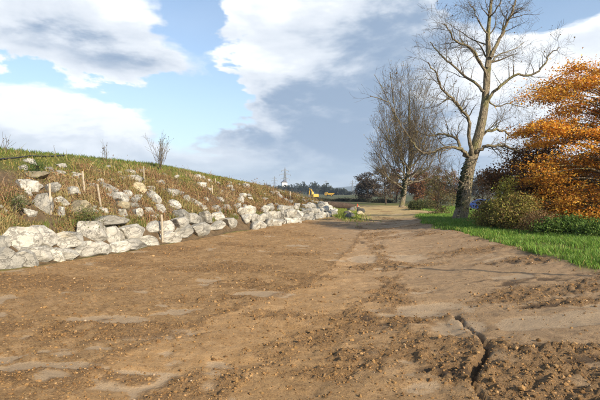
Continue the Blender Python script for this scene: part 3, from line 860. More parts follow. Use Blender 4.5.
# ------------------------------------------------------------------ trees
class Wood:                       # collects tubes into one mesh
    def __init__(s): s.V = []; s.F = []; s.tips = []; s.n = 0
    def tube(s, pts, rad, n):
        V, Fc = tube_pts(pts, rad, n)
        b = len(s.V); s.V += [tuple(v) for v in V]; s.F += [tuple(i + b for i in f) for f in Fc]
    def mesh(s, name, org):
        return np_mesh(name, np.array(s.V) - np.array(org), s.F, True)
def sides(r): return 9 if r > .12 else 6 if r > .04 else 4 if r > .015 else 3
def grow(W, p, d, L, r, lev, cfg, rg):
    nseg = max(2, min(7, int(L / cfg['seg'])))
    pts = [p.copy()]; rad = [r]; dirs = []
    dd = d.normalized()
    for i in range(nseg):
        dd = (dd + Vector((rg.gauss(0, 1), rg.gauss(0, 1), rg.gauss(0, 1))) * cfg['wob'] + Vector((0, 0, cfg['up']))).normalized()
        p = p + dd * (L / nseg); pts.append(p.copy()); dirs.append(dd.copy())
        rad.append(max(cfg['rmin'], r * (1 - (i + 1) / nseg * cfg['tap'])))
    W.tube(pts, rad, sides(r))
    if lev == 0:
        W.tips += pts[1:]; return
    offshoot(W, pts, rad, L, lev, cfg, rg)
def offshoot(W, pts, rad, L, lev, cfg, rg, t0=.22):
    k = max(1, int(L * cfg['dens'][lev] * rg.uniform(.8, 1.2)))
    for j in range(k):
        t = t0 + (1 - t0) * (j + rg.random()) / k
        f = t * (len(pts) - 1); i = min(len(pts) - 2, int(f)); q = pts[i].lerp(pts[i + 1], f - i)
        ax = (pts[i + 1] - pts[i]).normalized()
        rv = Vector((rg.gauss(0, 1), rg.gauss(0, 1), rg.gauss(0, 1) + cfg['lift'])).normalized()
        rv = (rv - ax * rv.dot(ax)).normalized()
        a = R(rg.uniform(*cfg['ang']))
        nd = ax * math.cos(a) + rv * math.sin(a)
        rr = rad[i] * cfg['rr'] * rg.uniform(.7, 1.1)
        ln = cfg['len'][lev] * rg.uniform(.55, 1.3) * (1.15 - .5 * t)
        grow(W, q, nd, ln, max(rr, cfg['rmin']), lev - 1, cfg, rg)
def smooth_path(pts, rad, sub=4):
    o, r = [], []
    n = len(pts)
    for i in range(n - 1):
        p0, p1, p2, p3 = pts[max(0, i - 1)], pts[i], pts[i + 1], pts[min(n - 1, i + 2)]
        for k in range(sub):
            t = k / sub
            o.append(.5 * ((2 * p1) + (p2 - p0) * t + (2 * p0 - 5 * p1 + 4 * p2 - p3) * t * t + (3 * p1 - p0 - 3 * p2 + p3) * t ** 3))
            r.append(rad[i] * (1 - t) + rad[i + 1] * t)
    o.append(pts[-1]); r.append(rad[-1])
    return o, r

# the tall bare tree on the verge
def big_tree():
    rg = random.Random(21); D = 24.3; K = D / FPX
    base = ground_hit(459.5, 220); D = base.y; K = D / FPX
    org = Vector((base.x, base.y, H(base.x, base.y)))
    root = empty('bare_tree', org, 0, label='tall bare tree with crooked mossy limbs standing on the grass verge', cat='tree', group=None)
    cfg = dict(seg=.22, wob=.19, up=.025, tap=.8, rmin=.0042, dens=[0, 5.5, 3.2, 1.25], len=[0, .62, 1.45, 2.4], ang=(28, 72), rr=.40, lift=.2)
    def path(lst, yoff, thick=False):
        n = len(lst); P = []; Rr = []
        for i, (px, py, wpx) in enumerate(lst):
            yo = yoff * i / (n - 1)
            P.append(pt(px, py, D + yo)); Rr.append(wpx * K / 2 * (.80 if thick else .70))
        return smooth_path(P, Rr)
    tr = [(459, 224, 24), (460, 219, 19), (462.5, 210, 16), (464, 200, 15), (466, 182, 14), (470, 165, 13.5), (475, 150, 12.5), (480, 130, 11), (484, 110, 9.5), (486, 90, 8.5), (487, 72, 8), (489, 56, 7), (488, 40, 5.4), (489, 22, 4.2), (491, 2, 3.2), (493, -20, 2.2), (494, -42, 1.0)]
    P, Rr = path(tr, .25, True)
    Wd = Wood()
    V, Fc = tube_pts(P, Rr, 16)
    # bark flutes and root flare
    Vn = []
    for i, v in enumerate(V):
        ring = i // 16; c = P[ring]; g = (i % 16) / 16 * 2 * math.pi
        fl = 1 + .07 * math.sin(3 * g + ring * .3) + .05 * math.sin(5 * g - ring * .5) + rg.uniform(-.03, .03)
        if ring < 6: fl += .16 * (1 - ring / 6) * math.sin(4 * g + .6)
        Vn.append(tuple(c + (v - c) * fl - org))
    link('trunk', np_mesh('trunk', Vn, Fc, True), M['bark'], root)
    limbs = [([(490, 58, 5.5), (498, 43, 4.6), (505, 28, 3.8), (512, 12, 3), (518, -6, 2.2), (522, -26, 1.2)], 1.0),
             ([(486, 76, 4.2), (480, 62, 3.6), (469, 47, 3.0), (456, 41, 2.4), (449, 31, 1.8), (443, 24, 1)], -1.3),
             ([(484, 92, 4.4), (476, 84, 3.8), (464, 75, 3.2), (450, 63, 2.6), (440, 54, 2.0), (430, 42, 1.1)], 1.6),
             ([(472, 156, 6), (469, 140, 5), (469, 120, 4.4), (460, 109, 3.8), (452, 98, 3.2), (440, 87, 2.6), (436, 73, 2.0), (428, 62, 1.1)], -2.2),
             ([(469, 160, 5.4), (461, 149, 4.6), (455, 138, 4), (442, 134, 3.2), (428, 136, 2.4), (416, 130, 1.2)], 2.2),
             ([(470, 158, 5.5), (463, 151, 4.8), (452, 147, 4.2), (437, 150, 3.4), (426, 154, 2.8), (416, 147, 2.4), (407, 134, 1.9), (397, 118, 1.5), (391, 106, .8)], -1.8),
             ([(483, 106, 5), (490, 97, 4.4), (498, 89, 4), (514, 76, 3.4), (534, 74, 2.8), (545, 62, 2.2), (552, 52, 1.6), (560, 47, .9)], -1.2),
             ([(476, 148, 5), (480, 139, 4.4), (486, 132, 4), (498, 129, 3.4), (510, 134, 2.8), (524, 133, 1.8), (536, 128, .9)], 1.6),
             ([(473, 156, 5.6), (479, 150, 5), (488, 146, 4.4), (502, 146, 3.8), (515, 150, 3.2), (528, 156, 2.2), (538, 154, 1.0)], -1.5),
             ([(487, 68, 3), (494, 58, 2.4), (500, 54, 1.9), (512, 50, 1.3), (524, 42, .8)], 1.8),
             ([(488, 36, 2.6), (480, 24, 2), (474, 12, 1.5), (468, 2, 1)], .9),
             ([(489, 18, 2.2), (498, 8, 1.6), (504, -8, 1)], -.8),
             ([(485, 98, 2.6), (496, 106, 2), (510, 104, 1.5), (524, 108, .8)], 2.0),
             ([(466, 178, 3), (458, 190, 2), (450, 182, 1.6), (446, 172, 1)], -.7), ([(465, 186, 2.4), (457, 178, 1.6), (452, 168, .9)], -.5)]
    TW = Wood()
    offshoot(TW, P[38:], Rr[38:], 7.0, 3, dict(cfg, dens=[0, 8, 3.6, 1.8]), rg, .0)
    for lst, yo in limbs:
        Pp, Rp = path(lst, yo)
        Pp = [p + Vector((rg.gauss(0, .03), rg.gauss(0, .05), rg.gauss(0, .03))) if 0 < i < len(Pp) - 1 else p for i, p in enumerate(Pp)]
        L = sum((a - b).length for a, b in zip(Pp[:-1], Pp[1:]))
        V, Fc = tube_pts(Pp, Rp, 8)
        link('limb', np_mesh('limb', [tuple(v - org) for v in V], Fc, True), M['bark'], root)
        offshoot(TW, Pp, Rp, L, 2, dict(cfg, dens=[0, 8.5, 4.6]), rg, .25)
        offshoot(TW, Pp, Rp, L, 3, dict(cfg, dens=[0, 6.5, 3.6, .9], len=[0, .5, 1.1, 1.9], rr=.34), rg, .3)
    link('twigs', TW.mesh('twigs', org), M['twig'], root)
    tips = [tuple(t - org) for t in TW.tips if rg.random() < .05]
    tips = np.array(tips)
    link('leaves', leaf_mesh('leaves', tips, .085, palette(len(tips), [(.13, .08, .03), (.22, .14, .04), (.08, .06, .03)], [3, 2, 2], 41), 0, .7, 42), M['leaf'], root)
    g = np.random.default_rng(43); q = []
    for _ in range(800):         # ivy on the shaded side
        t = g.beta(2, 2.0); f = 9 + t * 13; i = int(f); c = P[i].lerp(P[i + 1], f - i); a = g.normal(math.pi + .1, .6)
        rr = Rr[i] * 1.03 + abs(g.normal(0, .035))
        q.append((c.x + math.cos(a) * rr - org.x, c.y + math.sin(a) * rr - org.y, c.z + g.normal(0, .05) - org.z))
    link('ivy', leaf_mesh('ivy', np.array(q), .085, palette(800, [(.03, .045, .015), (.05, .065, .02), (.10, .10, .03)], [3, 2, 1], 44), 0, .9, 45), M['leaf'], root)
    return len(TW.F)
NB = big_tree()

# dense twiggy tree further along
def twig_tree():
    rg = random.Random(31)
    base = ground_hit(401, 207.5); D = base.y; K = D / FPX
    org = Vector((base.x, base.y, H(base.x, base.y)))
    root = empty('twiggy_tree', org, 0, label='bare tree with dense fine upright twigs behind the tall crooked tree', cat='tree')
    P, Rr = smooth_path([pt(a, b, D) for a, b in ((400.5, 211), (402, 205), (404, 194), (405, 185), (408, 174), (410, 160), (410, 140), (409, 115), (410, 92))], [v * K / 2 for v in (7.5, 5.2, 4.5, 4.3, 4.1, 3.5, 2.6, 1.8, .8)])
    V, Fc = tube_pts(P, Rr, 12)
    link('trunk', np_mesh('trunk', [tuple(v - org) for v in V], Fc, True), M['bark'], root)
    TW = Wood()
    cfg = dict(seg=.5, wob=.12, up=.09, tap=.8, rmin=.0075, dens=[0, 5.4, 3.4], len=[0, 1.2, 2.3], ang=(18, 50), rr=.42, lift=.5)
    ends = [(378, 150, -3), (376, 128, 2), (384, 100, -1), (380, 170, 2.5), (392, 84, 1), (400, 78, -2), (410, 76, 1.5), (418, 80, -1), (426, 88, 2), (432, 100, -2), (438, 118, 1), (440, 138, -2.5),
            (434, 155, 2), (395, 110, 3), (420, 110, -3), (388, 140, 3.2), (428, 128, 3), (404, 95, 2.5), (384, 118, -3), (415, 95, 0), (377, 160, 0), (436, 168, 1), (398, 130, -3), (424, 150, -3)]
    for i, (ex, ey, yo) in enumerate(ends):
        t = rg.uniform(.42, .78); f = t * (len(P) - 1) * .8; k = int(f); s0 = P[k]
        e = pt(ex, ey, D + yo); mid = s0.lerp(e, .45) + Vector(((e.x - s0.x) * .22, yo * .15, -.3))
        Pp, Rp = smooth_path([s0, mid, e], [.085, .045, .010], 6)
        Pp = [p + Vector((rg.gauss(0, .08), rg.gauss(0, .08), rg.gauss(0, .06))) if 0 < j < len(Pp) - 1 else p for j, p in enumerate(Pp)]
        V, Fc = tube_pts(Pp, Rp, 6)
        link('limb', np_mesh('limb', [tuple(v - org) for v in V], Fc, True), M['bark'], root)
        L = sum((a - b).length for a, b in zip(Pp[:-1], Pp[1:]))
        offshoot(TW, Pp, Rp, L, 2, cfg, rg, .2)
    # loose crown top leaning out to the left
    cf2 = dict(cfg, dens=[0, 1.5, 1.0], wob=.2, ang=(30, 65))
    for lst in ([(396, 118), (388, 100), (380, 84), (374, 74)], [(394, 104), (392, 88), (390, 72)], [(388, 102), (378, 98), (370, 96)]):
        Pp, Rp = smooth_path([pt(a, b, D - 1.5) for a, b in lst], [.07, .05, .035, .02][:len(lst)], 4)
        V, Fc = tube_pts(Pp, Rp, 5)
        link('limb', np_mesh('limb', [tuple(v - org) for v in V], Fc, True), M['bark'], root)
        offshoot(TW, Pp, Rp, 4, 2, cf2, rg, .2)
    link('twigs', TW.mesh('twigs', org), M['twig'], root)
    tips = np.array([tuple(t - org) for t in TW.tips if rg.random() < .30])
    link('leaves', leaf_mesh('leaves', tips, .12, palette(len(tips), [(.30, .21, .07), (.20, .14, .05), (.36, .26, .08)], [3, 3, 2], 51), 0, .7, 52), M['leaf'], root)
    g = np.random.default_rng(53); q = []
    for _ in range(500):
        f = g.uniform(7, 16); i = int(f); c = P[i].lerp(P[i + 1], f - i); a = g.normal(math.pi + .3, .8); rr = Rr[i] + abs(g.normal(0, .06))
        q.append((c.x + math.cos(a) * rr - org.x, c.y + math.sin(a) * rr - org.y, c.z - org.z))
    link('ivy', leaf_mesh('ivy', np.array(q), .14, palette(500, [(.03, .04, .015), (.05, .06, .02)], [1, 1], 54), 0, .9, 55), M['leaf'], root)
    return len(TW.F)
NT2 = twig_tree()

# leafy crowns built of flat sprays on real limbs
def spray_tree(name, org, center, rad, nspray, per, size, cols, wts, seed, trunk_r, label, spray=(.5, .8), thick=.10, flat=.5, lowcut=-1.0, mat='leaf', cat='tree', group=None, stem_mat='bark', multi=1, twigs=True, shell=.5):
    rg = random.Random(seed); g = np.random.default_rng(seed)
    root = empty(name, org, 0, label=label, cat=cat, group=group)
    W = Wood(); LP = []; TI = []
    c0 = Vector(center) - org
    tops = []
    for m in range(multi):
        b = Vector((rg.uniform(-.3, .3), rg.uniform(-.3, .3), -.1)) * (0 if multi == 1 else 1) + Vector((0, 0, -.1))
        top = c0 + Vector((rg.gauss(0, .18) * rad[0], rg.gauss(0, .18) * rad[1], rad[2] * rg.uniform(.4, .75)))
        P, Rr = smooth_path([b, b.lerp(top, .35) + Vector((rg.gauss(0, .12), rg.gauss(0, .12), 0)) * rad[0] * .4, b.lerp(top, .7), top], [trunk_r, trunk_r * .75, trunk_r * .45, trunk_r * .15], 5)
        tops.append((P, Rr))
    T_ = Wood()
    for P, Rr in tops: T_.tube(P, Rr, 10 if trunk_r > .08 else 5)
    link('trunk' if cat == 'tree' else 'stems', T_.mesh('trunk', (0, 0, 0)), M[stem_mat], root)
    for i in range(nspray):
        while True:
            v = Vector((rg.uniform(-1, 1), rg.uniform(-1, 1), rg.uniform(-1, 1)))
            if v.length < 1 and v.length > rg.random() ** 2 * shell * 1.6 and v.z > lowcut: break
        v = Vector((v.x * (1 + .12 * math.sin(v.z * 7 + seed)), v.y, v.z))
        c = c0 + Vector((v.x * rad[0], v.y * rad[1], v.z * rad[2]))
        if c.z < .15: c.z = .15 + rg.random() * .3
        P, Rr = rg.choice(tops)
        k = min(len(P) - 2, max(1, int(len(P) * min(.95, max(.1, (c.z / max(.3, P[-1].z)) * .75)))))
        s0 = P[k]
        mid = s0.lerp(c, .5) + Vector((0, 0, .12 * (c - s0).length))
        Pp, Rp = smooth_path([s0, mid, c], [max(.008, Rr[k] * .4), max(.006, Rr[k] * .2), .005], 3)
        if twigs: W.tube(Pp, Rp, 4)
        out = Vector((c.x - c0.x, c.y - c0.y, 0)); out = out.normalized() if out.length > .01 else Vector((1, 0, 0))
        R_ = rg.uniform(*spray); n = int(per * rg.uniform(.6, 1.3))
        q = g.normal(0, 1, (n, 3)) * np.array([R_ * .55, R_ * .55, thick + R_ * .08])
        til = rg.uniform(-.15, .45)
        q[:, 2] -= (q[:, 0] * out.x + q[:, 1] * out.y) * til
        LP.append(q + np.array(c)); TI.append(np.full(n, rg.uniform(.62, 1.28)))
    LP = np.concatenate(LP)
    lift = max(0.0, .0)
    LP[:, 2] = np.maximum(LP[:, 2], .03)
    if twigs: link('branches', W.mesh('branches', (0, 0, 0)), M[stem_mat], root)
    pal = palette(len(LP), cols, wts, seed + 1, .3) * np.concatenate(TI)[:, None]
    link('foliage', leaf_mesh('foliage', LP, size, np.clip(pal, 0, 1), flat, .62, seed + 2), M[mat], root)
    return root
def onground(x, y): return Vector((x, y, H(x, y)))
OR = [(.74, .34, .04), (.64, .25, .028), (.78, .46, .07), (.42, .17, .03), (.24, .10, .025)]
spray_tree('autumn_tree', onground(11.9, 16.5), (11.6, 16.5, 3.08), (3.75, 2.7, 3.75), 300, 400, .078, OR, [4, 2.4, 3.4, 1.8, 1.1], 61, .24, 'broad tree in orange and golden autumn leaf at the right edge', (.4, .85), .035, .5, -.9)
# low russet boughs on the left of the orange tree
spray_tree('russet_tree', onground(10.6, 20.0), (10.3, 20.0, 1.5), (2.3, 1.8, 2.4), 110, 190, .11, [(.19, .085, .03), (.13, .06, .025), (.27, .12, .03), (.09, .05, .02)], [3, 3, 1.5, 2], 67, .12, 'dark russet leaved tree under the left side of the orange tree', (.4, .8), .1, .35, -.9)
BR = [(.25, .22, .05), (.32, .28, .06), (.17, .16, .04), (.26, .16, .055), (.17, .10, .04)]
def shrub(px, pyb, d, wpx, hpx, cols, wts, seed, label, n=60, per=110, size=.06, name='shrub', cat='shrub', group=None, multi=6, spray=(.18, .4), stem_mat='dark_twig', flat=.1, low=-1.0, mat='leaf'):
    b = pt(px, pyb, d); sc = d / FPX
    org = onground(b.x, d); rx = wpx * sc / 2
    top = pt(px, pyb - hpx, d).z; hh = max(.4, top - org.z)
    return spray_tree(name, org, (org.x, org.y, org.z + hh * .52), (rx, min(rx, hh * .7), hh * .5), n, per, size, cols, wts, seed, .03, label, spray, .08, flat, low, mat, cat, group, stem_mat, multi, True, .45)
shrub(494, 228, 17.3, 36, 24, BR, [3, 3, 2, 1, 1], 71, 'olive bramble thicket right behind the grass beside the tall bare tree', 80, 130, .065)
shrub(516, 233, 15.8, 42, 38, BR, [3, 3, 2, 2, 1], 73, 'tangled yellow green bush between the bramble thicket and the orange tree', 90, 130, .06)
shrub(541, 240, 14.5, 32, 26, [(.23, .14, .06), (.17, .09, .04), (.28, .19, .08), (.12, .12, .03)], [3, 3, 2, 1], 75, 'low withered russet bush at the grass edge in front of the orange tree', 60, 80, .05)
shrub(507, 222, 16.6, 20, 46, [(.30, .29, .05), (.22, .25, .04), (.36, .30, .06)], [3, 2, 2], 77, 'slender yellowing sapling rising from the tangled bushes', 34, 50, .07, 'sapling', 'sapling', None, 3)
shrub(439, 214, 30, 34, 44, [(.16, .135, .05), (.12, .10, .045), (.19, .17, .055)], [3, 3, 2], 79, 'grey green twiggy shrub just left of the tall bare trunk', 70, 70, .08)
shrub(424, 212, 41, 34, 11, [(.09, .11, .03), (.07, .085, .025), (.13, .13, .04)], [3, 2, 2], 81, 'low dark green hedge right of the twiggy tree trunk', 60, 110, .09, 'low_hedge', 'hedge')
shrub(570, 246, 13.8, 60, 14, [(.11, .18, .03), (.08, .135, .022), (.16, .22, .045)], [3, 3, 1], 83, 'green nettles in the ditch beneath the orange tree', 80, 90, .075, 'nettle_patch', 'nettles')
shrub(600, 244, 12.6, 40, 12, [(.11, .18, .03), (.08, .135, .022), (.16, .22, .045)], [3, 3, 1], 85, 'green weeds in the ditch at the right edge of the picture', 60, 90, .07, 'nettle_patch', 'nettles')
RU = [(.22, .095, .04), (.15, .065, .03), (.27, .13, .045), (.10, .055, .03)]
def far_tree(px, pyb, d, wpx, hpx, cols, wts, seed, label, n=60, per=120, size=.2, name='far_tree', group='trees behind the field', sm='dark_twig'):
    b = pt(px, pyb, d); sc = d / FPX; org = onground(b.x, d); rx = wpx * sc / 2
    hh = pt(px, pyb - hpx, d).z - org.z
    return spray_tree(name, org, (org.x, org.y, org.z + hh * .54), (rx, rx * .8, hh * .48), n, per, size, cols, wts, seed, .12, label, (rx * .18, rx * .36), hh * .03, .1, -.95, 'leaf', 'tree', group, sm, 1, True, .5)
far_tree(367, 206, 78, 25, 32, [(.075, .06, .05), (.055, .045, .035), (.10, .075, .055)], [3, 3, 2], 91, 'dark rounded tree at the left end of the tree row', 80, 130, .2)
far_tree(386, 207, 62, 24, 44, [(.15, .105, .065), (.11, .08, .055), (.19, .13, .07)], [3, 3, 2], 93, 'grey brown tree directly left of the twiggy tree trunk', 60, 70, .16)
far_tree(396, 206, 70, 18, 38, RU, [2, 3, 1, 3], 95, 'dull brown tree showing left of the twiggy tree trunk, behind it', 40, 80, .18)
far_tree(418, 206, 66, 22, 40, RU, [3, 2, 2, 2], 97, 'rust red tree right of the twiggy tree trunk', 60, 90, .18)
far_tree(434, 205, 72, 24, 38, RU, [3, 2, 3, 1], 99, 'rust orange tree behind the grey green shrub', 60, 90, .18)
far_tree(452, 206, 80, 26, 36, RU, [2, 3, 2, 2], 101, 'rust brown tree left of the tall bare trunk, far behind', 60, 80, .18)
GT = [(.13, .10, .07), (.09, .07, .05), (.17, .12, .07), (.11, .10, .05)]
far_tree(482, 204, 60, 24, 36, GT, [3, 3, 2, 1], 103, 'grey brown thicket tree just right of the tall bare trunk', 60, 60, .14)
far_tree(498, 204, 66, 26, 32, GT, [3, 3, 2, 1], 105, 'grey brown thicket tree left of the slender yellowing sapling', 60, 70, .15)
far_tree(516, 205, 56, 26, 40, [(.12, .07, .04), (.08, .05, .035), (.16, .09, .04)], [3, 3, 2], 107, 'dark brown tree behind the slender yellowing sapling', 60, 80, .15)
far_tree(548, 210, 44, 46, 60, [(.10, .065, .035), (.07, .05, .03), (.13, .085, .035)], [3, 3, 1], 109, 'dark tree standing behind the orange tree', 90, 90, .15)
far_tree(590, 212, 40, 50, 60, [(.10, .065, .035), (.07, .05, .03), (.09, .09, .03)], [3, 3, 1], 111, 'dark tree behind the orange tree at the right edge', 90, 90, .15)
# bare sapling and small growth on the crest
def sapling(px, pyb, pyt, spread, seed, label, n=9, name='bare_sapling'):
    rg = random.Random(seed)
    b = ground_hit(px, pyb); org = onground(b.x, b.y); hh = (pyb - pyt) * b.y / FPX
    root = empty(name, org, 0, label=label, cat='sapling')
    W = Wood(); S = Wood()
    cfg = dict(seg=.12, wob=.13, up=.06, tap=.8, rmin=.003, dens=[0, 11.0], len=[0, .34], ang=(20, 55), rr=.5, lift=.4)
    for i in range(n):
        a = rg.uniform(0, 6.28); ln = hh * rg.uniform(.55, 1.05)
        e = Vector((math.cos(a) * spread * rg.random(), math.sin(a) * spread * rg.random(), ln))
        P, Rr = smooth_path([Vector((0, 0, -.05)), e * .5 + Vector((rg.gauss(0, .04), rg.gauss(0, .04), 0)), e], [.011, .007, .0035], 4)
        S.tube(P, Rr, 5)
        offshoot(W, P, Rr, ln, 1, cfg, rg, .25)
    link('stems', S.mesh('stems', (0, 0, 0)), M['twig'], root)
    link('twigs', W.mesh('twigs', (0, 0, 0)), M['twig'], root)
    tp = np.array([tuple(t) for t in W.tips if rg.random() < .35])
    link('leaves', leaf_mesh('leaves', tp, .05, palette(len(tp), [(.16, .12, .06), (.10, .08, .04)], [1, 1], seed), 0, .6, seed), M['leaf'], root)
sapling(160, 170, 136, .75, 121, 'bare twiggy sapling standing on the skyline of the bank', 17)
sapling(105, 162, 145, .22, 123, 'sparse dry stalks on the skyline left of the bare sapling', 5, 'dry_stalks')
sapling(6, 152, 138, .2, 125, 'thin dry stalks on the skyline at the left edge', 4, 'dry_stalks')
b_ = ground_hit(194, 171)
spray_tree('stubby_bush', onground(b_.x, b_.y), (b_.x, b_.y, H(b_.x, b_.y) + .18), (.22, .22, .22), 14, 60, .04, [(.20, .14, .07), (.14, .10, .05)], [1, 1], 127, .02, 'small stubby brown bush on the skyline right of the bare sapling', (.06, .12), .03, 0, -1, 'leaf', 'shrub', None, 'dark_twig', 2)
shrub(37, 176, ground_hit(37, 176).y, 8, 8, [(.04, .09, .02), (.06, .12, .03)], [1, 1], 129, 'small dark green bush among weeds above the white pointed boulder', 18, 70, .03, 'green_bush')
shrub(16, 196 + 16, ground_hit(16, 212).y, 10, 8, [(.12, .16, .04), (.08, .11, .03)], [1, 1], 131, 'small green bush above the wall near the left edge', 14, 60, .03, 'green_bush')
shrub(88, 228, ground_hit(88, 228).y, 16, 14, [(.11, .15, .04), (.16, .18, .05), (.20, .15, .06)], [2, 2, 1], 133, 'green leafy clump in the gap between two upper wall boulders', 26, 70, .035, 'green_bush')

# ------------------------------------------------------------------ far ground: hedges, machines, pylons, hills
for i, (px, d, wpx, hpx) in enumerate(((300, 95, 26, 4), (322, 88, 22, 4), (343, 82, 24, 5), (362, 76, 22, 5), (382, 70, 22, 5))):
    shrub(px, 207.5 + i * .4, d, wpx, hpx + 4, [(.05, .055, .03), (.07, .06, .035), (.09, .08, .04)], [3, 2, 2], 140 + i,
          ['low dark hedge at the left, beyond the yellow machines', 'low dark hedge behind the log', 'low dark hedge beyond the lime green patch', 'low dark hedge in front of the dark rounded tree', 'low dark hedge left of the twiggy tree trunk'][i],
          36, 110, .16, 'low_hedge', 'hedge', 'low dark hedges across the field', 5, (.4, .8))
# log
lg = ground_hit(340, 209.5)
V_, F_ = tube_pts([Vector((-1.7, .3, .42)), Vector((-.6, .1, .40)), Vector((.5, -.1, .36)), Vector((1.5, -.3, .28))], [.42, .40, .34, .24], 14)
ro = empty('log', onground(lg.x, lg.y), 0, label='dark weathered log lying beyond the end of the boulder wall', cat='log')
link('trunk_section', np_mesh('log', [tuple(v) for v in V_], F_, True), M['log_wood'], ro)
bm = bmesh.new(); add_cyl(bm, (0, 0, 0), .42, .04, 'X', 14); bmesh.ops.translate(bm, verts=bm.verts, vec=(-1.7, .3, .42))
link('cut_end', bm_mesh('cut_end', bm), M['stake_wood'], ro)
# red marker
mk = ground_hit(357.5, 208); ro = empty('marker_post', onground(mk.x, mk.y), 0, label='small red marker post at the near edge of the tan field', cat='post')
bm = bmesh.new(); add_cyl(bm, (0, 0, .22), .05, .44, 'Z', 10); link('post', bm_mesh('post', bm), M['red_plastic'], ro)
bm = bmesh.new(); add_box(bm, (0, 0, .06), (.4, .4, .12), None, .02); link('foot', bm_mesh('foot', bm), M['dark_metal'], ro)

def excavator(px, pyb, d, sc, rz, label):
    b = pt(px, pyb, d); org = onground(b.x, d); ro = empty('excavator', org, rz, label=label, cat='excavator'); ro.scale = (sc, sc, sc)
    for s in (-1, 1):
        bm = bmesh.new(); prism(bm, [(-1.7, .1), (-1.4, 0), (1.4, 0), (1.7, .1), (1.85, .42), (1.6, .8), (-1.6, .8), (-1.85, .42)], s * 1.05 - .25, s * 1.05 + .25)
        link('track', bm_mesh('track', bm), M['rubber'], ro)
    bm = bmesh.new(); add_box(bm, (-.4, 0, 1.35), (2.9, 2.4, .9), None, .12); add_box(bm, (-1.35, .0, 1.9), (1.0, 2.3, .5), None, .1)
    link('body', bm_mesh('body', bm), M['yellow_paint'], ro)
    bm = bmesh.new(); prism(bm, [(.0, 1.3), (1.15, 1.3), (1.2, 2.2), (.9, 3.0), (-.3, 3.0), (-.35, 1.8)], .25, 1.2); cab = link('cab', bm_mesh('cab', bm), M['yellow_paint'], ro)
    bm = bmesh.new(); prism(bm, [(.1, 1.95), (1.08, 1.95), (1.1, 2.2), (.82, 2.85), (-.2, 2.85)], .22, 1.23); link('window', bm_mesh('window', bm), M['glass_dark'], cab)
    bm = bmesh.new(); prism(bm, [(.6, 1.5), (1.0, 1.3), (2.6, 3.5), (4.2, 3.9), (4.25, 4.2), (2.4, 3.95)], -.25, .15); link('boom', bm_mesh('boom', bm), M['yellow_paint'], ro)
    bm = bmesh.new(); prism(bm, [(4.0, 4.45), (4.35, 4.3), (4.9, 1.7), (4.65, 1.6)], -.2, .1); link('stick', bm_mesh('stick', bm), M['yellow_paint'], ro)
    bm = bmesh.new(); prism(bm, [(4.6, 1.75), (5.0, 1.7), (5.0, 1.0), (4.4, .55), (3.8, .75), (4.3, 1.0)], -.5, .4); link('bucket', bm_mesh('bucket', bm), M['dark_metal'], ro)
excavator(314, 203, 125, .68, 2.0, 'yellow excavator working beyond the low end of the bank')
def dumper(px, pyb, d, rz, label):
    b = pt(px, pyb, d); org = onground(b.x, d); ro = empty('dump_truck', org, rz, label=label, cat='truck'); ro.scale = (.8, .8, .8)
    for x in (-1.6, 1.6):
        for s in (-1, 1):
            bm = bmesh.new(); add_cyl(bm, (x, s * 1.0, .6), .6, .5, 'Y', 18); wh = link('wheel', bm_mesh('wheel', bm), M['rubber'], ro)
            bm = bmesh.new(); add_cyl(bm, (x, s * 1.26, .6), .28, .06, 'Y', 12); link('rim', bm_mesh('rim', bm), M['yellow_paint'], wh)
    bm = bmesh.new(); add_box(bm, (0, 0, .85), (4.6, 1.3, .35), None, .05); link('chassis', bm_mesh('chassis', bm), M['dark_metal'], ro)
    bm = bmesh.new(); prism(bm, [(-2.9, 1.6), (-2.3, 1.1), (.4, 1.1), (.8, 2.0), (-3.1, 2.1)], -1.15, 1.15); link('skip', bm_mesh('skip', bm), M['yellow_paint'], ro)
    bm = bmesh.new(); prism(bm, [(1.0, 1.05), (2.5, 1.05), (2.6, 1.8), (2.2, 2.6), (1.0, 2.6)], -.9, .9); cab = link('cab', bm_mesh('cab', bm), M['yellow_paint'], ro)
    bm = bmesh.new(); prism(bm, [(1.2, 1.85), (2.45, 1.85), (2.12, 2.45), (1.2, 2.45)], -.92, .92); link('window', bm_mesh('window', bm), M['glass_dark'], cab)
dumper(329, 200, 215, 2.9, 'low yellow dump truck beyond the log')
def car(px, pyb, d, rz, label):
    b = pt(px, pyb, d); org = onground(b.x, d); ro = empty('parked_car', org, rz, label=label, cat='car')
    bm = bmesh.new(); prism(bm, [(-2.1, .3), (2.05, .3), (2.15, .6), (2.0, .82), (1.0, .95), (-2.0, 1.0), (-2.15, .75)], -.85, .85)
    bmesh.ops.bevel(bm, geom=bm.edges[:], offset=.05, segments=2, affect='EDGES'); link('body', bm_mesh('body', bm, False), M['blue_paint'], ro)
    bm = bmesh.new(); prism(bm, [(-1.8, .97), (1.1, .93), (.35, 1.42), (.1, 1.47), (-1.3, 1.47), (-1.6, 1.3)], -.74, .74)
    rf = link('roof', bm_mesh('roof', bm), M['blue_paint'], ro)
    for s in (-1, 1):
        bm = bmesh.new(); prism(bm, [(-1.5, 1.02), (.8, 1.0), (.28, 1.36), (-1.3, 1.38)], s * .745 - .01, s * .745 + .01); link('window', bm_mesh('window', bm), M['glass_dark'], rf)
        bm = bmesh.new(); add_box(bm, (2.06, s * .6, .68), (.12, .34, .14), None, .03); link('headlight', bm_mesh('headlight', bm), M['chrome'], ro)
    for x in (-1.3, 1.3):
        for s in (-1, 1):
            bm = bmesh.new(); add_cyl(bm, (x, s * .76, .32), .32, .2, 'Y', 18); wh = link('wheel', bm_mesh('wheel', bm), M['rubber'], ro)
            bm = bmesh.new(); add_cyl(bm, (x, s * .87, .32), .19, .03, 'Y', 12); link('rim', bm_mesh('rim', bm), M['chrome'], wh)
car(478.5, 206, 58, 2.95, 'blue car parked behind the bushes, seen right of the tall bare trunk')
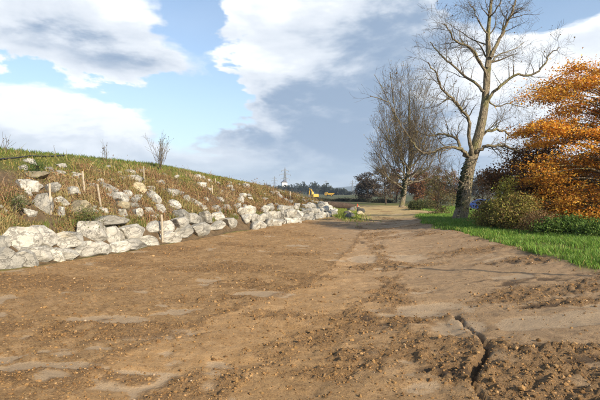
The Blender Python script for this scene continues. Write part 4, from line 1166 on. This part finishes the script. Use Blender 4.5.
# white house on the far rise
def house(px, d, label):
    b = pt(px, 196, d); z1 = pt(px, 181, d).z; org = Vector((b.x, d, H(b.x, d) - .2)); ro = empty('white_house', org, .3, label=label, cat='house'); ro.scale = (.7, .7, 1)
    h = z1 - org.z
    bm = bmesh.new(); prism(bm, [(-3.6, 0), (3.6, 0), (3.6, h * .9), (-3.6, h * .9)], -3, 3); wl = link('wall', bm_mesh('wall', bm), M['white_render'], ro)
    bm = bmesh.new(); prism(bm, [(-4.0, h * .89), (4.0, h * .89), (0, h * 1.06)], -3.3, 3.3); link('roof', bm_mesh('roof', bm), M['slate'], ro)
    for x in (-2, 0, 2):
        for z in (.25, .55):
            bm = bmesh.new(); add_box(bm, (x, -3.02, h * z), (.9, .1, 1.3), None, 0); link('window', bm_mesh('window', bm), M['glass_dark'], ro)
house(284, 420, 'white house at the foot of the nearest pylon')
def beam(bm, a, b, w_):
    a, b = Vector(a), Vector(b); q = (b - a).to_track_quat('Z', 'Y').to_matrix()
    add_box(bm, (a + b) / 2, (w_, w_, (b - a).length), q)
def pylon(px, pyt, d, hh, label, th):
    t = pt(px, pyt, d); x = t.x; zt = t.z; zb = min(zt - hh, H(x, d)); h = zt - zb
    ro = empty('pylon', (x, d, zb), .25, label=label, cat='pylon', group='pylons on the horizon')
    def hw(z): return np.interp(z / h, [0, .55, .72, 1], [4.2, 1.6, 1.1, .15]) * h / 45
    bm = bmesh.new(); zs = [h * v for v in (0, .14, .27, .38, .48, .57, .65, .73, .80, .87, .94, 1)]
    for z0_, z1_ in zip(zs[:-1], zs[1:]):
        a, b = hw(z0_), hw(z1_)
        C0 = [(-a, -a, z0_), (a, -a, z0_), (a, a, z0_), (-a, a, z0_)]; C1 = [(-b, -b, z1_), (b, -b, z1_), (b, b, z1_), (-b, b, z1_)]
        for i in range(4):
            j = (i + 1) % 4
            beam(bm, C0[i], C1[i], th); beam(bm, C0[i], C1[j], th * .7); beam(bm, C0[j], C1[i], th * .7); beam(bm, C1[i], C1[j], th * .7)
    link('tower', bm_mesh('tower', bm), M['pylon_steel'], ro)
    for fz, wd in ((.64, 6.0), (.78, 7.6), (.90, 5.0)):
        for s in (-1, 1):
            z = h * fz; wd_ = wd * h / 45; bm = bmesh.new()
            for yy in (-.5, .5): beam(bm, (s * hw(z), yy * hw(z), z), (s * wd_, 0, z + .3), th); beam(bm, (s * hw(z), yy * hw(z), z + h * .04), (s * wd_, 0, z + .3), th * .8)
            for k in (.33, .66): beam(bm, (s * wd_ * k, 0, z), (s * wd_ * k, 0, z + h * .04 * (1 - k)), th * .6)
            ar = link('arm', bm_mesh('arm', bm), M['pylon_steel'], ro)
            bm = bmesh.new(); add_cyl(bm, (s * wd_, 0, z - h * .022), th * .5, h * .045, 'Z', 6); link('insulator', bm_mesh('insulator', bm), M['slate'], ar)
    return ro
pylon(285, 167.5, 620, 44, 'nearest and largest lattice pylon on the horizon', .42)
pylon(274.5, 176.5, 1100, 46, 'small pylon just left of the largest one', .5)
pylon(326, 180, 1250, 44, 'faint distant pylon above the yellow machines', .5)
pylon(352.5, 180, 1150, 44, 'faint distant pylon left of the dark rounded tree', .5)

# far wood and hills
def far_wood(name, pts, n, size, cols, seed, label):
    g = np.random.default_rng(seed); L = []
    for (px, d, wpx, hh) in pts:
        x = (px - 300) / FPX * d; rw = wpx * d / FPX / 2; z = H(x, d)
        q = g.normal(0, .42, (n, 3)); q /= np.maximum(1, np.linalg.norm(q, axis=1))[:, None]
        q = q * np.array([rw, rw, hh * .5]) + np.array([x, d, z + hh * .52]); q[:, 2] = np.maximum(q[:, 2], z + .2); L.append(q)
    L = np.concatenate(L); link(name, leaf_mesh(name, L, size, palette(len(L), cols, [1] * len(cols), seed), 0, .8, seed), M['leaf'], label=label, cat='woodland', kind='stuff')
rw = random.Random(77); W_ = []
for px in range(264, 350, 3):
    hgt = np.interp(px, [264, 285, 300, 312, 322, 340, 350], [8, 9, 12, 12, 9, 6, 4]) * rw.uniform(.6, 1.1)
    W_.append((px, rw.uniform(330, 480), rw.uniform(7, 12), hgt))
far_wood('far_wood', W_, 260, 1.5, [(.035, .045, .03), (.05, .055, .035), (.045, .05, .045)], 151, 'dark blue green wood along the horizon beyond the machines')
W_ = [(px, rw.uniform(210, 330), rw.uniform(12, 20), rw.uniform(7, 13)) for px in range(392, 720, 9)]
far_wood('far_wood', W_, 260, 1.3, [(.07, .055, .035), (.09, .065, .04), (.055, .055, .03)], 153, 'brown far wood showing between the right hand trees')
def hills(name, y0, prof, depth, seed):
    pxs = np.linspace(-150, 760, 220); rows = 14; V = []
    for r in range(rows):
        t = r / (rows - 1)
        yy = y0 + depth * t
        for px in pxs:
            hh = np.interp(px, [a for a, b in prof], [b for a, b in prof])
            x = (px - 300) / FPX * y0 * (1 + t * .4)
            z = hh * math.sin(math.pi * min(1, t * 1.0 + .0) * .5 + 0) if t < 1 else hh
            z *= .82 + .36 * float(fbm(np.array(px * .03), np.array(t * 2.0), seed, 4))
            V.append((x, yy, -2 + z))
    i = np.arange(rows * len(pxs)).reshape(rows, len(pxs))
    f = np.stack([i[:-1, :-1], i[:-1, 1:], i[1:, 1:], i[1:, :-1]], -1).reshape(-1, 4)
    link(name, np_mesh(name, V, f, True), M['hill'], kind='structure')
hills('hills', 2600, [(-150, 30), (250, 34), (300, 44), (330, 40), (345, 52), (372, 72), (395, 78), (430, 90), (470, 130), (505, 155), (540, 150), (600, 170), (760, 190)], 900, 5)

# air
bm = bmesh.new(); add_box(bm, (0, 2500, 115), (9200, 6200, 250))
m_, k_ = newmat('haze'); vp = k_.n('ShaderNodeVolumePrincipled'); vp.inputs['Color'].default_value = (.62, .78, 1, 1); vp.inputs['Density'].default_value = .00028; vp.inputs['Anisotropy'].default_value = .1
k_.t.links.new(vp.outputs[0], k_.n('ShaderNodeOutputMaterial').inputs['Volume'])
link('haze', bm_mesh('haze', bm), m_, kind='stuff')

# unseen pole, added past the right edge to throw a thin shadow line
pb = onground(10.9, .6)
ro = empty('added_shadow_pole', pb, 0, label='unseen slim pole added beyond the right edge to cast a thin shadow on the path', cat='pole')
V_, F_ = tube_pts([Vector((0, 0, -.2)), Vector((.05, 0, 3)), Vector((0, .05, 6.6))], [.06, .055, .045], 8)
link('shaft', np_mesh('shaft', [tuple(v) for v in V_], F_, True), M['stake_wood'], ro)

print('tris ground', NG * 2, 'clods', NC * 10, 'bigtree', NB * 2, 'twig', NT2 * 2)
print('TOTAL', sum(len(p.vertices) - 2 for m in bpy.data.meshes for p in m.polygons))
